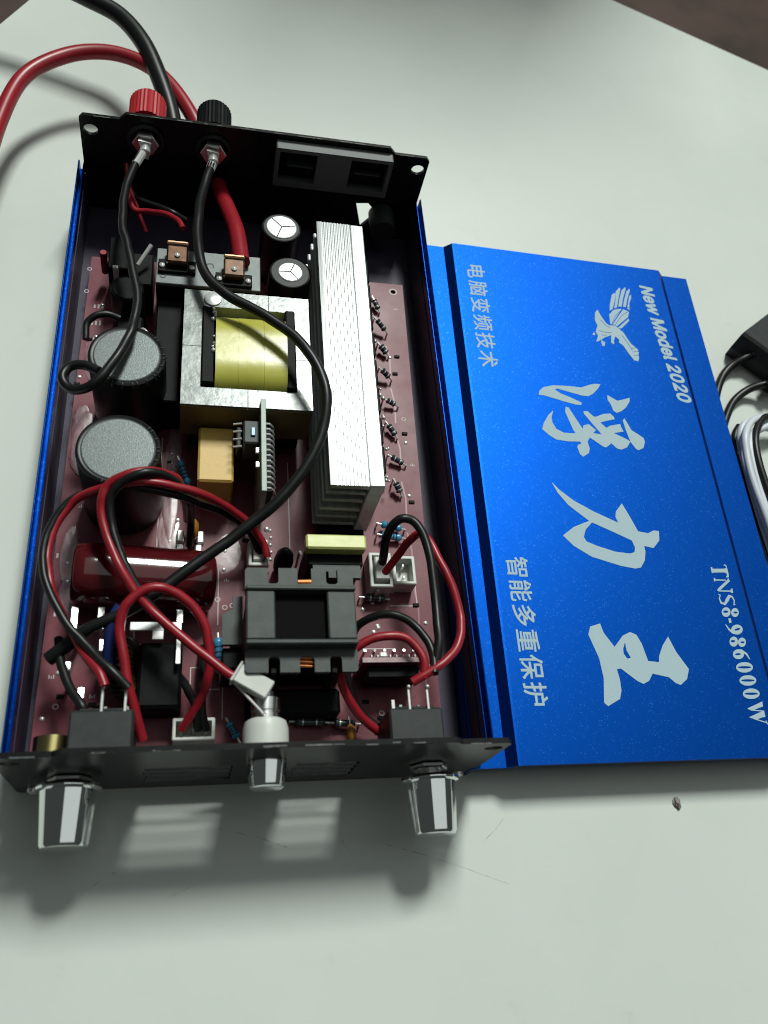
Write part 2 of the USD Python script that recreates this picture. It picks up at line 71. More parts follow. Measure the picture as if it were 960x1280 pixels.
MARKS = {"large_character":[[[[9557,11002,9798,11361,9989,11542,9993,11532,9882,11249,9882,11051,9979,10801,10235,10658,10644,10664,10647,10674,10593,10783,10433,11519,10486,11720,10496,11728,10592,11716,10945,10866,10956,10872,11003,11008,11221,11067,11431,10837,11428,10828,11317,10723,11316,10712,11591,10676,11601,10682,11122,11479,11119,11586,11124,11596,11279,11607,11458,11400,11549,11392,11845,11529,12119,11565,12225,11437,12239,11347,12236,11338,11947,11260,11675,11170,11668,11164,11669,11156,11839,10960,11847,10960,12009,11055,12401,11154,12413,11011,12462,10851,12460,10842,12102,10765,12094,10752,12526,10528,12608,10462,12615,10462,12621,10473,12559,10905,12534,11307,12611,11394,12620,11397,12776,10918,13006,10758,13161,10624,13180,10479,13064,10218,12856,10111,12761,10172,12625,10441,12617,10437,12453,10211,12218,10102,12069,10133,11884,10345,11876,10341,11841,10289,11659,10157,11561,10189,11138,10526,11025,10355,11045,10076,10985,9908,10747,9746,10653,9833,10605,10107,10634,10193,10770,10257,10757,10338,10300,10324,9902,10374,9676,10528,9465,10754,9464,10762]],[[13024,12296,13027,12287,12972,12114,12776,11859,12578,11697,12369,11607,12257,11706,12228,11941,12149,12144,12171,12341,12177,12349,12513,12129,12775,12208]],[[9818,12508,10205,12617,10790,12626,11238,12601,11561,12735,11790,12802,12006,12802,12012,12795,11852,12575,11617,12347,11433,12242,11196,12254,10316,12486,10226,12440,10226,12429,10409,12285,10751,12143,11122,11953,11123,11944,11092,11855,11085,11848,10879,11857,10454,11962,10057,12080,9759,12159,9585,12163,9580,12172,9635,12345]]],[[[9456,8695,9447,8695,9443,8685,9567,8338,9858,7886,10462,7343,10456,7334,9895,7108,9472,6800,9471,6792,9764,6441,10304,6079,11225,5788,11701,5704,11897,5739,12096,5992,12191,6308,12194,6493,12203,6497,12502,6431,12510,6434,12780,6707,12850,7045,12662,7061,12442,6957,12105,7013,11937,7531,11760,8017,11751,8014,11478,7713,11421,7514,11466,7323,11463,7315,11456,7313,10697,7686,10080,8059,9649,8442],[11122,7016,11804,6681,11858,6428,11802,6269,11634,6220,11146,6273,10567,6460,10229,6608,10167,6765,10281,7024,10552,7288]]],[[[9664,3536,9860,2810,9877,2214,9736,1504,9841,1398,10255,1600,10352,1835,10378,2153,10354,2472,10359,2479,10485,2493,10919,2120,11098,2026,11296,2115,11462,2326,11468,2329,11967,2215,12131,2049,12288,1977,12545,2153,12686,2455,12407,2989,12261,3466,12252,3464,12006,3188,11802,2852,11759,2681,11751,2675,11413,2717,11333,3248,11223,3530,11036,3617,10770,3504,10428,3155,10171,3590,10114,3884,9774,3788],[10786,3055,10874,2822,10870,2813,10755,2795,10673,2944,10687,3083,10782,3278,10789,3283,10795,3277]]]],"eagle_emblem":[[[[12285,15086,12280,15063,12268,15040,12250,15022,12229,15011,12209,15009,12192,15016,12182,15032,12178,15053,12183,15076,12195,15099,12213,15117,12234,15128,12254,15130,12271,15123,12282,15107]],[[12460,14544,12447,14707,12486,14844,12354,14752,12252,14715,12382,15002,12327,15189,12459,15481,12412,15756,12494,16104,12623,16261,12690,16011,12831,15659,12928,15556,13164,15555,13174,15547,13180,15555,13192,15555,13289,15452,13459,15246,13637,14764,13790,14594,13631,14543,13631,14523,13803,14579,13865,14511,13856,14433,13632,14380,13630,14360,13854,14413,13853,14402,13881,14376,13842,14308,13835,14244,13643,14218,13639,14198,13832,14224,13822,14127,13758,13959,13599,13988,13436,14309,13318,14625,13162,14774,13211,14889,13079,15042,12980,14843,12963,14690,12900,14662,12899,14698,12841,14716,12921,15082,12630,14943,12505,14857,12507,14767,12606,14722,12544,14541],[13623,14429,13641,14441,13512,14814,13369,15132,13351,15118,13494,14800],[12650,15788,12633,15772,12775,15532,12964,15411,12977,15430,12789,15550],[12455,15248,12680,15187,12967,15187,12973,15208,12688,15208,12465,15268],[12749,15055,12753,15076,12535,15054,12531,15033]],[[13188,15567,13548,16037,13899,16303,13918,16294,13819,16024,13258,15533]],[[13174,15574,13102,15608,13701,16399,13882,16311,13538,16051]],[[13295,16320,13449,16376,13651,16413,13595,16336,13288,16024,13056,15630,13071,15623,13301,16013,13528,16244,13052,15589,13004,15628,13054,16073]],[[13567,17190,13468,16847,13266,16366,13114,16250,13195,16581,13393,17092]],[[13429,15453,13317,15442,13298,15480,13824,15962,13825,15850]],[[13878,16459,13891,16494,13984,16496,13959,16372]],[[14034,16735,13989,16518,13899,16516,14109,17087,14208,17170,14165,16984]],[[13590,17266,13789,17481,13809,17384,13604,16862,13454,16446,13331,16394,13487,16846]],[[13720,16513,13856,16886,14047,17317,14208,17470,14209,17390,13984,16906,13840,16515]],[[13525,16509,13648,16863,13857,17354,14046,17529,14046,17443,13820,16947,13666,16512]]]],"small_letter":[[[[14375,5808,14357,5702,14355,5579,14400,5611,14795,5625,14879,5592,14883,5515,14832,5496,14835,5443,14929,5463,14951,5581,14957,5713,14954,5884,14893,5910,14853,5869,14917,5856,14921,5778,14832,5751,14419,5743,14426,5796]]],[[[14921,5320,14484,5004,14850,4998,14883,5062,14938,5063,14913,4915,14847,4914,14838,4955,14413,4963,14398,4984,14367,4991,14430,5070,14854,5372,14891,5445]],[[14374,5430,14417,5417,14419,5379,14788,5370,14776,5333,14406,5333,14381,5296,14349,5317]]],[[[14384,4877,14372,4868,14369,4862,14371,4855,14416,4832,14350,4723,14361,4563,14368,4550,14491,4500,14506,4499,14523,4503,14538,4513,14677,4644,14760,4760,14821,4763,14860,4649,14807,4516,14806,4505,14813,4497,14824,4496,14883,4521,14887,4530,14883,4537,14854,4535,14902,4659,14867,4799,14861,4808,14763,4850,14744,4850,14719,4840,14706,4830,14588,4704,14501,4582,14420,4599,14391,4727,14448,4837,14450,4845,14444,4852,14393,4877]]],[[[14922,4285,14916,4256,14904,4227,14888,4198,14868,4172,14844,4149,14818,4131,14791,4117,14764,4108,14736,4105,14711,4108,14689,4116,14670,4130,14656,4149,14646,4171,14641,4197,14642,4225,14649,4255,14660,4284,14676,4312,14696,4339,14720,4362,14746,4381,14773,4395,14801,4404,14828,4407,14853,4404,14876,4395,14895,4381,14909,4363,14919,4340,14923,4314],[14870,4269,14858,4280,14836,4287,14808,4290,14779,4287,14753,4279,14734,4268,14725,4255,14726,4242,14739,4231,14760,4224,14788,4221,14817,4224,14843,4232,14862,4243,14872,4256]],[[14635,4301,14628,4270,14616,4238,14598,4208,14576,4180,14549,4156,14520,4136,14489,4121,14457,4112,14426,4109,14397,4112,14371,4121,14349,4135,14332,4155,14320,4179,14314,4207,14314,4237,14320,4268,14332,4299,14350,4329,14372,4357,14398,4382,14428,4402,14459,4417,14490,4426,14522,4430,14551,4427,14577,4418,14600,4403,14617,4383,14629,4359,14635,4331],[14546,4297,14531,4311,14505,4320,14471,4323,14436,4319,14405,4310,14381,4296,14370,4281,14372,4265,14387,4252,14413,4243,14447,4240,14482,4243,14514,4252,14537,4266,14548,4282]]],[[[14491,4063,14473,3907,14558,3914,14577,4064]]],[[[14338,3865,14328,3859,14325,3848,14380,3677,14490,3558,14501,3551,14521,3547,14546,3552,14561,3545,14596,3536,14634,3533,14674,3536,14714,3545,14753,3560,14790,3580,14822,3604,14849,3632,14870,3663,14884,3694,14890,3726,14888,3757,14878,3785,14860,3809,14836,3830,14806,3845,14771,3854,14732,3857,14692,3854,14652,3844,14613,3829,14576,3809,14544,3784,14517,3756,14496,3726,14482,3690,14433,3716,14349,3861,14344,3864],[14799,3712,14775,3695,14740,3679,14677,3663,14621,3659,14598,3665,14592,3670,14590,3676,14592,3683,14598,3691,14608,3700,14638,3716,14678,3731,14720,3741,14759,3744,14789,3742,14805,3733,14807,3727,14805,3720]]],[[[14875,3310,14869,3281,14857,3252,14841,3224,14820,3198,14796,3175,14770,3157,14742,3143,14714,3134,14686,3132,14660,3135,14637,3143,14618,3157,14603,3176,14593,3199,14589,3225,14589,3253,14596,3282,14607,3311,14624,3339,14644,3365,14668,3388,14695,3407,14722,3420,14751,3429,14778,3432,14804,3429,14827,3420,14847,3406,14862,3387,14872,3364,14876,3338],[14819,3293,14806,3304,14785,3312,14758,3314,14729,3312,14704,3305,14685,3294,14676,3281,14677,3269,14689,3258,14711,3251,14738,3248,14766,3251,14792,3258,14811,3269,14820,3281]],[[14605,3335,14599,3303,14586,3272,14569,3243,14547,3215,14522,3191,14493,3171,14464,3157,14434,3148,14404,3145,14377,3148,14352,3157,14331,3172,14315,3192,14304,3216,14299,3244,14300,3273,14306,3304,14318,3335,14335,3365,14357,3393,14383,3417,14411,3437,14441,3452,14471,3461,14501,3464,14528,3461,14553,3452,14574,3437,14590,3417,14601,3392,14606,3365],[14501,3332,14488,3345,14466,3353,14437,3356,14406,3353,14379,3345,14358,3333,14348,3319,14350,3304,14363,3292,14385,3284,14414,3281,14445,3284,14472,3292,14492,3304,14503,3318]]],[[[14579,3058,14542,3061,14504,3058,14465,3050,14427,3035,14392,3016,14361,2992,14335,2965,14315,2935,14302,2905,14297,2874,14299,2845,14308,2818,14325,2794,14348,2774,14377,2759,14410,2750,14446,2747,14484,2750,14523,2758,14561,2773,14596,2792,14627,2815,14653,2842,14673,2872,14686,2902,14690,2921,14741,2891,14821,2739,14830,2735,14841,2738,14847,2745,14848,2753,14799,2934,14652,3053,14641,3058,14628,3058,14604,3051],[14570,2899,14546,2886,14510,2877,14449,2871,14397,2876,14377,2885,14372,2890,14372,2896,14375,2902,14382,2909,14393,2915,14423,2926,14462,2934,14503,2937,14540,2935,14567,2928,14580,2917,14581,2911,14577,2905]]],[[[14867,2520,14860,2551,14842,2580,14814,2605,14777,2626,14731,2642,14680,2651,14624,2655,14567,2652,14510,2644,14456,2629,14406,2609,14362,2584,14327,2556,14301,2525,14286,2493,14282,2461,14289,2430,14307,2402,14335,2377,14372,2356,14417,2341,14468,2331,14523,2327,14580,2329,14636,2338,14691,2353,14741,2372,14785,2397,14820,2425,14847,2455,14862,2488],[14798,2481,14782,2474,14759,2467,14692,2457,14607,2452,14561,2452,14474,2456,14402,2465,14356,2478,14346,2486,14344,2493,14350,2500,14365,2507,14419,2519,14496,2527,14586,2529,14673,2526,14745,2516,14791,2503,14802,2495,14804,2488]]],[[[14854,2112,14847,2143,14829,2171,14801,2196,14764,2217,14719,2232,14668,2242,14613,2246,14556,2244,14500,2235,14445,2221,14396,2201,14353,2177,14318,2149,14292,2119,14277,2088,14273,2056,14280,2026,14298,1998,14326,1973,14363,1952,14407,1937,14458,1927,14512,1923,14569,1925,14625,1934,14679,1948,14729,1967,14772,1991,14808,2019,14834,2049,14849,2080],[14785,2074,14770,2067,14747,2060,14680,2051,14595,2046,14551,2046,14464,2050,14393,2059,14347,2073,14337,2080,14335,2087,14341,2094,14356,2101,14409,2113,14486,2121,14574,2122,14661,2118,14733,2109,14779,2096,14789,2088,14791,2081]]],[[[14839,1705,14833,1736,14815,1764,14787,1789,14750,1809,14706,1825,14655,1835,14601,1839,14544,1836,14488,1828,14434,1814,14385,1795,14342,1772,14308,1744,14282,1715,14267,1684,14263,1653,14270,1623,14288,1595,14315,1570,14352,1550,14396,1535,14446,1525,14500,1521,14557,1523,14613,1531,14666,1544,14715,1563,14759,1587,14794,1614,14819,1643,14835,1674],[14771,1668,14756,1662,14733,1655,14667,1646,14583,1641,14539,1641,14453,1646,14382,1655,14337,1669,14326,1676,14324,1683,14330,1690,14345,1697,14398,1708,14474,1715,14562,1717,14648,1712,14720,1703,14765,1690,14776,1682,14777,1675]]],[[[14823,1283,14848,1441,14273,1239,14392,1181,14398,1176,14415,1170,14425,1173,14739,1145,14256,984,14409,926,14411,920,14418,916,14784,797,14792,760,14798,755,14807,755,14819,761,14824,772,14803,867,14799,873,14792,875,14784,873,14773,864,14771,856,14776,831,14521,918,14691,969,14808,978,14820,1172,14807,1168,14505,1198,14710,1263]]],[[[15134,12660,15235,12643,15307,12619,15380,12578,15433,12528,15469,12457,15478,12378,15456,12316,15416,12277,15367,12257,15313,12249,15263,12250,15145,12269,15039,12311,14991,12344,14951,12387,14933,12415,14914,12471,14911,12529,14918,12565,14933,12595,14973,12633,15013,12651,15080,12661],[15258,12520,15122,12543,15076,12538,15050,12530,15030,12512,15027,12464,15055,12428,15126,12391,15241,12368,15325,12375,15359,12399,15362,12443,15332,12483]]],[[[14907,13107,14979,13095,14992,13084,15218,12851,15281,12807,15308,12803,15338,12820,15346,12841,15344,12875,15315,12915,15292,12928,15266,12932,15253,12947,15245,13030,15265,13047,15303,13041,15358,13015,15415,12961,15452,12881,15457,12794,15435,12737,15407,12708,15370,12690,15333,12684,15266,12695,15180,12746,15021,12903,15021,12740,15005,12730,14921,12748,14908,12763,14891,13093]]],[[[15192,13501,15303,13458,15363,13415,15403,13368,15432,13293,15435,13236,15428,13204,15405,13163,15373,13135,15324,13115,15220,13108,15073,13136,14996,13170,14948,13202,14890,13273,14871,13329,14871,13407,14898,13464,14954,13504,15004,13516,15091,13518],[15118,13399,15033,13396,15008,13388,14987,13370,14984,13322,15012,13286,15083,13249,15198,13226,15282,13233,15316,13257,15319,13301,15290,13341,15216,13378]]],[[[14864,13965,14936,13953,14949,13942,15175,13709,15238,13665,15265,13661,15295,13678,15303,13699,15301,13733,15272,13773,15249,13786,15223,13790,15210,13805,15202,13888,15222,13905,15260,13899,15315,13873,15372,13819,15410,13739,15414,13652,15392,13595,15364,13567,15327,13548,15290,13542,15223,13553,15137,13604,14978,13762,14979,13598,14962,13588,14878,13606,14865,13621,14848,13951]]],[[[14913,14325,15363,14250,15381,14226,15385,14148,15369,14134,14947,14204,14946,14168,14938,14157,14859,14154,14842,14169,14831,14203,14832,14273,14844,14295,14868,14316]]],[[[14986,14709,15057,14698,15125,14670,15177,14633,15208,14599,15235,14553,15250,14506,15253,14448,15247,14412,15216,14360,15163,14328,15093,14319,15009,14333,14991,14353,14984,14403,14976,14397,14970,14360,14949,14347,14933,14350,14872,14393,14845,14426,14827,14462,14812,14513,14809,14575,14815,14611,14834,14649,14886,14693,14919,14704],[14979,14584,14943,14580,14927,14557,14925,14502,14953,14462,14983,14440],[15093,14565,15095,14446,15099,14441,15118,14447,15139,14473,15137,14517,15126,14538]]],[[[15017,15498,15060,15483,15111,15454,15168,15399,15200,15341,15210,15302,15213,15244,15196,15182,15152,15136,15103,15115,15039,15114,15033,15105,15084,15086,15135,15057,15192,15002,15220,14953,15230,14918,15232,14861,15218,14816,15327,14796,15349,14780,15358,14693,15342,14679,14837,14759,14816,14770,14807,14784,14803,14863,14819,14876,14801,14904,14791,14938,14788,14992,14795,15023,14818,15065,14846,15089,14895,15109,14936,15114,14963,15110,14969,15117,14962,15126,14922,15137,14871,15166,14814,15221,14791,15257,14772,15318,14769,15376,14775,15411,14802,15460,14854,15496,14920,15510],[14988,14991,14941,14991,14907,14967,14902,14956,14910,14903,14933,14878,14978,14854,15055,14841,15102,14855,15119,14880,15117,14922,15102,14946,15052,14981],[14968,15387,14921,15387,14891,15366,14883,15348,14885,15307,14895,15287,14940,15249,14980,15234,15036,15229,15074,15240,15099,15271,15097,15313,15087,15333,15068,15354,15029,15377]]],[[[15275,16020,15293,15996,15298,15889,15290,15878,15008,15818,14964,15803,15299,15623,15312,15604,15317,15497,15301,15483,14784,15569,14766,15589,14762,15671,14778,15685,15018,15649,14989,15670,14769,15785,14756,15803,14752,15877,14768,15891,14997,15939,15003,15946,14763,15990,14745,16009,14741,16092,14757,16106]]],[[[15086,16796,15119,16790,15133,16771,15133,16681,15113,16672,14947,16654,14954,16646,15130,16571,15144,16553,15148,16470,15132,16457,14964,16443,14958,16436,15145,16352,15154,16338,15155,16248,15143,16242,15096,16254,14737,16420,14724,16439,14720,16513,14732,16527,14895,16545,14914,16554,14726,16638,14713,16657,14709,16735,14737,16751]]],[[[14861,17205,14932,17193,15000,17166,15052,17128,15083,17095,15111,17049,15125,17002,15128,16944,15122,16908,15091,16856,15038,16824,14968,16815,14884,16829,14866,16848,14859,16899,14852,16893,14845,16856,14825,16843,14808,16846,14747,16889,14721,16922,14702,16958,14687,17009,14684,17071,14690,17107,14709,17144,14761,17189,14794,17200],[14854,17080,14818,17076,14802,17053,14800,16998,14828,16958,14858,16936],[14968,17061,14970,16942,14974,16937,14994,16943,15014,16969,15012,17012,14984,17053]]],[[[15195,17616,15213,17593,15213,17494,14908,17349,15211,17294,15229,17271,15233,17192,15217,17179,14699,17265,14682,17284,14677,17379,14697,17396,14978,17529,14688,17582,14665,17606,14661,17688,14677,17702]]]],"small_character":[[[[8281,17884,8280,17646,8386,17636,8380,17562,8278,17561,8273,17324,7888,17328,7855,17255,7772,17266,7717,17290,7699,17314,7690,17342,7701,17601,7734,17642,7757,17650,7882,17656,7886,17810,7849,17815,7840,17824,7846,17894],[7783,17571,7769,17553,7765,17362,7791,17340,7872,17329,7880,17571],[7959,17572,7951,17403,8041,17399,8046,17567],[8121,17568,8113,17400,8197,17396,8204,17563],[7964,17812,7957,17653,8046,17649,8052,17808],[8126,17809,8119,17649,8203,17646,8209,17804]]],[[[7706,17120,7729,17120,7820,17090,7941,17073,8357,17059,8352,16856,8260,16851,8260,16672,8271,16668,8335,16703,8354,16703,8371,16643,8259,16583,8250,16414,8181,16420,8181,16530,8151,16527,8119,16537,7990,16591,7969,16586,7920,16551,7871,16528,7865,16517,8137,16509,8146,16500,8144,16444,8135,16435,7673,16445,7663,16455,7665,16515,7707,16523,7718,16842,8144,16833,8147,16763,8124,16759,8151,16726,8150,16712,8056,16637,8137,16602,8170,16592,8185,16596,8194,16853,7710,16870,7683,16908,7684,16982,7745,16999,7752,16934,7934,16930,7939,17004,7797,17025,7682,17060,7677,17079],[7795,16739,7819,16771,7781,16767,7780,16517,7848,16517,7814,16576,7912,16629,7844,16677,7794,16725],[7865,16770,7861,16762,7893,16728,7974,16675,7995,16680,8100,16759],[8009,17002,8005,16929,8108,16928,8108,16999],[8291,16991,8178,16998,8174,16927,8287,16923]]],[[[7713,16313,7727,16299,7743,16172,7768,16075,7781,16053,7829,16112,7918,16186,7925,16248,7989,16242,7988,16085,8210,16081,8217,16283,8286,16282,8280,15994,8291,15991,8331,16017,8345,16017,8358,15975,8358,15947,8278,15899,8267,15630,8203,15636,8205,15839,7983,15844,7978,15752,7955,15720,7941,15716,7845,15792,7776,15882,7759,15856,7734,15772,7707,15629,7693,15624,7669,15647,7643,15658,7644,15695,7675,15828,7734,15970,7694,16078,7657,16254,7657,16282],[7907,16087,7866,16049,7812,15968,7871,15872,7906,15837,7917,16087],[8208,16006,7984,16011,7985,15919,8208,15916]],[[8147,15827,8165,15827,8187,15784,8187,15771,8083,15671,8045,15644,8032,15644,8005,15682,8001,15705,8074,15756]],[[8046,16278,8060,16278,8134,16207,8201,16173,8185,16108,8167,16109,8112,16138,8012,16219,8012,16232]]],[[[7677,15218,7691,15213,7722,15122,7769,15069,7834,15039,7885,15028,8080,15019,8083,14959,7931,14958,7800,14979,7801,14956,7758,14902,7682,14816,7664,14811,7628,14849,7628,14863,7669,14901,7751,14999,7688,15051,7643,15136,7635,15187]],[[8049,15510,8110,15509,8116,15454,8279,15445,8273,15385,8115,15389,8113,15338,8341,15333,8340,15268,8248,15266,8245,15164,8236,15153,8296,15144,8284,14811,8219,14817,8221,14939,8167,14962,8159,14837,8150,14833,7799,14841,7789,14850,7795,14910,8091,14904,8101,14913,8104,15061,8098,15069,7795,15077,7801,15141,8161,15133,8164,15038,8219,15016,8226,15146,8236,15156,8180,15165,8183,15263,8174,15272,8109,15271,8106,15148,8037,15155,8036,15284,7864,15285,7875,15270,7912,15250,8001,15220,7986,15156,7899,15181,7830,15215,7771,15258,7703,15333,7659,15413,7641,15459,7642,15483,7668,15492,7684,15509,7698,15509,7747,15394,7810,15322,7819,15358,8040,15354]],[[7851,15515,7864,15515,7945,15462,8011,15442,8015,15423,8005,15382,7982,15378,7950,15388,7831,15451,7822,15469]]],[[[7911,14707,7934,14702,7958,14604,8100,14601,8105,14689,8174,14692,8174,14600,8325,14591,8323,14522,8175,14521,8174,14454,8206,14446,8203,14278,8313,14272,8316,14203,8201,14199,8192,14021,8127,14027,8128,14202,8035,14202,8031,14070,8017,14043,7966,14053,7870,14102,7764,14192,7704,14098,7674,14014,7655,14009,7610,14047,7610,14071,7659,14176,7710,14242,7711,14258,7649,14366,7619,14454,7619,14473,7675,14504,7689,14494,7715,14404,7770,14307,7857,14366,7963,14410,7970,14438,7924,14443,7899,14531,7653,14541,7639,14551,7626,14579,7624,14676,7633,14685,7689,14698,7695,14610,7872,14606,7877,14621,7860,14689],[7967,14331,7885,14300,7818,14246,7892,14176,7958,14137],[7981,14529,7994,14464,7985,14439,8039,14436,8037,14281,8131,14277,8136,14439,8100,14448,8101,14525]]],[[[7741,13906,7754,13906,7763,13897,7813,13809,7908,13705,7959,13662,8034,13613,8045,13872,8119,13875,8113,13585,8302,13574,8296,13501,8111,13502,8105,13223,8031,13229,8031,13470,7958,13424,7892,13369,7802,13279,7743,13203,7734,13203,7684,13251,7689,13274,7732,13324,7817,13405,7944,13504,7598,13521,7599,13595,7927,13590,7846,13659,7760,13749,7697,13838,7689,13861]],[[8116,13336,8240,13474,8249,13474,8285,13431,8270,13395,8171,13281,8161,13282]]],[[[7798,5651,8070,5642,8065,5369,7788,5374],[7866,5581,7860,5443,7996,5441,7998,5577]],[[7772,6026,7786,6017,7822,5939,7850,5906,7884,5881,7894,5885,7901,6015,7957,6014,7966,6004,7985,6013,8051,5962,8136,5927,8130,5872,8121,5858,8075,5869,8071,5683,8006,5680,8008,5783,7962,5787,7955,5662,7890,5663,7892,5779,7886,5783,7812,5669,7798,5670,7760,5711,7753,5709,7743,5435,7428,5440,7425,5510,7453,5518,7459,5838,7431,5847,7432,5912,7753,5911,7725,5972,7725,5985],[7528,5841,7518,5517,7569,5512,7579,5836],[7644,5839,7633,5519,7642,5511,7680,5510,7690,5834],[7765,5901,7756,5902,7757,5726,7838,5826,7792,5864],[7965,5935,7959,5863,8007,5861,8010,5909]]],[[[8112,4891,8111,4817,7996,4816,8027,4724,8057,4661,8057,4647,8010,4611,7996,4611,7988,4630,7930,4812,7922,4820,7847,4822,7838,4813,7836,4662,7853,4651,7923,4640,7899,4580,7889,4576,7806,4591,7775,4619,7766,4647,7765,4823,7654,4822,7689,4721,7724,4657,7724,4648,7687,4612,7668,4608,7641,4654,7584,4826,7496,4828,7487,4819,7484,4665,7520,4647,7581,4641,7561,4582,7519,4578,7469,4588,7446,4598,7423,4621,7414,4658,7417,4829,7432,4875,7460,4898,7766,4897,7774,4860,7802,4887,7835,4896]],[[7892,5237,7957,5259,7990,5218,8023,5194,8117,5145,8121,5122,8102,5067,8088,5067,7970,5142,7973,5029,7983,5028,8042,5068,8055,5068,8073,5026,8073,5007,7947,4926,7895,4913,7873,4960,7873,4979,7911,4996]],[[7855,5229,7850,4947,7461,4954,7429,4973,7416,5024,7418,5093,7483,5115,7487,5028,7566,5026,7571,5160,7424,5167,7425,5236],[7636,5159,7629,5028,7677,5024,7682,5159],[7747,5157,7740,5026,7788,5022,7793,5157]]],[[[7406,4450,7476,4472,7496,4304,7545,4134,7556,4129,7600,4183,7633,4204,7575,4336,7622,4377,7636,4376,7654,4323,7730,4178,7824,4072,7834,4079,7798,4133,7740,4263,7697,4435,7749,4462,7767,4462,7793,4335,7837,4225,7884,4289,7908,4301,7867,4381,7868,4395,7910,4436,7924,4436,7964,4345,8010,4274,8104,4178,8089,4100,8075,4100,8046,4128,8039,4125,8035,3944,8021,3921,8012,3912,7998,3912,7966,3931,7916,3973,7847,4053,7828,3984,7809,3985,7789,4007,7773,4010,7775,3846,7746,3805,7714,3815,7627,3877,7582,3924,7523,4008,7474,4111,7448,4190,7413,4348],[7705,4093,7661,4148,7588,4050,7607,4013,7657,3952,7698,3922],[7971,4214,7935,4249,7934,4237,7873,4150,7932,4063,7963,4033]]],[[[7407,3700,7471,3699,7470,3403,7512,3406,7521,3647,7572,3646,7581,3637,7582,3401,7609,3404,7613,3617,7623,3622,7854,3618,7863,3608,7859,3399,7885,3397,7897,3691,7957,3685,7952,3398,7981,3394,7979,3616,8034,3633,8043,3615,8048,3350,8071,3119,8029,3087,8011,3088,7987,3316,7953,3320,7945,3020,7885,3016,7885,3317,7862,3322,7854,3095,7844,3086,7608,3090,7608,3322,7580,3327,7571,3073,7562,3063,7511,3064,7511,3324,7468,3329,7459,3024,7399,3020],[7673,3325,7665,3168,7693,3163,7702,3171,7705,3316,7697,3324],[7765,3323,7758,3165,7791,3161,7797,3319],[7677,3547,7670,3403,7703,3399,7709,3543],[7769,3545,7762,3401,7795,3397,7801,3541]]],[[[7767,2934,7795,2925,7833,2883,7925,2817,8069,2744,8078,2730,8059,2675,8038,2674,8004,2690,7894,2752,7468,2759,7464,2753,7523,2663,7596,2587,7635,2557,7643,2724,7708,2727,7713,2510,7783,2511,7791,2670,8040,2666,8038,2268,7783,2268,7781,2432,7712,2436,7699,2228,7635,2234,7637,2387,7628,2391,7517,2299,7468,2227,7445,2214,7399,2256,7404,2279,7513,2393,7569,2435,7375,2442,7371,2516,7575,2517,7516,2564,7430,2663,7407,2700,7407,2714,7459,2756,7380,2761,7377,2826,7776,2823,7779,2829,7769,2840,7711,2889,7716,2908],[7859,2600,7850,2344,7967,2339,7974,2595]]],[[[7398,1920,7416,1920,7432,1902,7497,1864,7571,1839,7724,1822,7933,1818,7930,1659,7960,1666,8019,1710,8037,1710,8055,1668,8054,1645,7956,1577,7929,1576,7921,1449,7621,1454,7617,1523,7664,1531,7667,1751,7585,1760,7502,1780,7392,1833,7360,1861,7360,1875],[7742,1748,7734,1528,7855,1524,7861,1743]],[[7600,2111,7670,2128,7674,2119,7700,2017,7841,2015,7845,2111,7915,2110,7919,2014,8061,2010,8064,1941,7919,1938,7910,1856,7841,1857,7839,1940,7726,1942,7722,1928,7739,1868,7730,1859,7670,1855,7641,1944,7421,1948,7385,1962,7376,1976,7363,2060,7368,2092,7434,2109,7440,2022,7617,2018,7622,2024,7600,2088]]]]}

# ------------------------------------------------------------------ materials
def mat(name, base, rough=.5, metal=0., var=None, vscale=400, vlo=.4, vhi=.65, bump=0., bscale=1500, rvar=0., coat=0., spec=None, stretch=(1, 1, 1), detail=3.):
    n = {'p': ('principled_bsdf', {'base_color': base, 'roughness': rough, 'metallic': metal})}
    if coat: n['p'][1]['coat_weight'] = coat; n['p'][1]['coat_roughness'] = .12
    if spec is not None: n['p'][1]['specular_ior_level'] = spec
    L = []
    if var is not None or bump or rvar:
        n['g'] = ('geometry', {}); n['m'] = ('mapping', {'scale': stretch})
        L += [('g.position', 'm.vector')]
    if var is not None:
        n['t'] = ('noise_texture', {'scale': float(vscale), 'detail': detail, 'roughness': .6})
        n['r'] = ('rgb_ramp', {'ramp': [(0, base), (vlo, base), (vhi, var), (1, var)]})
        L += [('m.vector', 't.vector'), ('t.fac', 'r.fac'), ('r.color', 'p.base_color')]
    if rvar:
        n['t2'] = ('noise_texture', {'scale': vscale * .7, 'detail': 3.})
        n['mr'] = ('map_range', {'from_min': .3, 'from_max': .7, 'to_min': max(rough - rvar, .02), 'to_max': rough + rvar})
        L += [('m.vector', 't2.vector'), ('t2.fac', 'mr.value'), ('mr.result', 'p.roughness')]
    if bump:
        n['b'] = ('noise_texture', {'scale': float(bscale), 'detail': 3.})
        n['bu'] = ('bump', {'strength': bump, 'distance': .0002})
        L += [('m.vector', 'b.vector'), ('b.fac', 'bu.height'), ('bu.normal', 'p.normal')]
    return usdkit.material(stage, '/World/Looks/' + name, n, L, surface='p.BSDF')

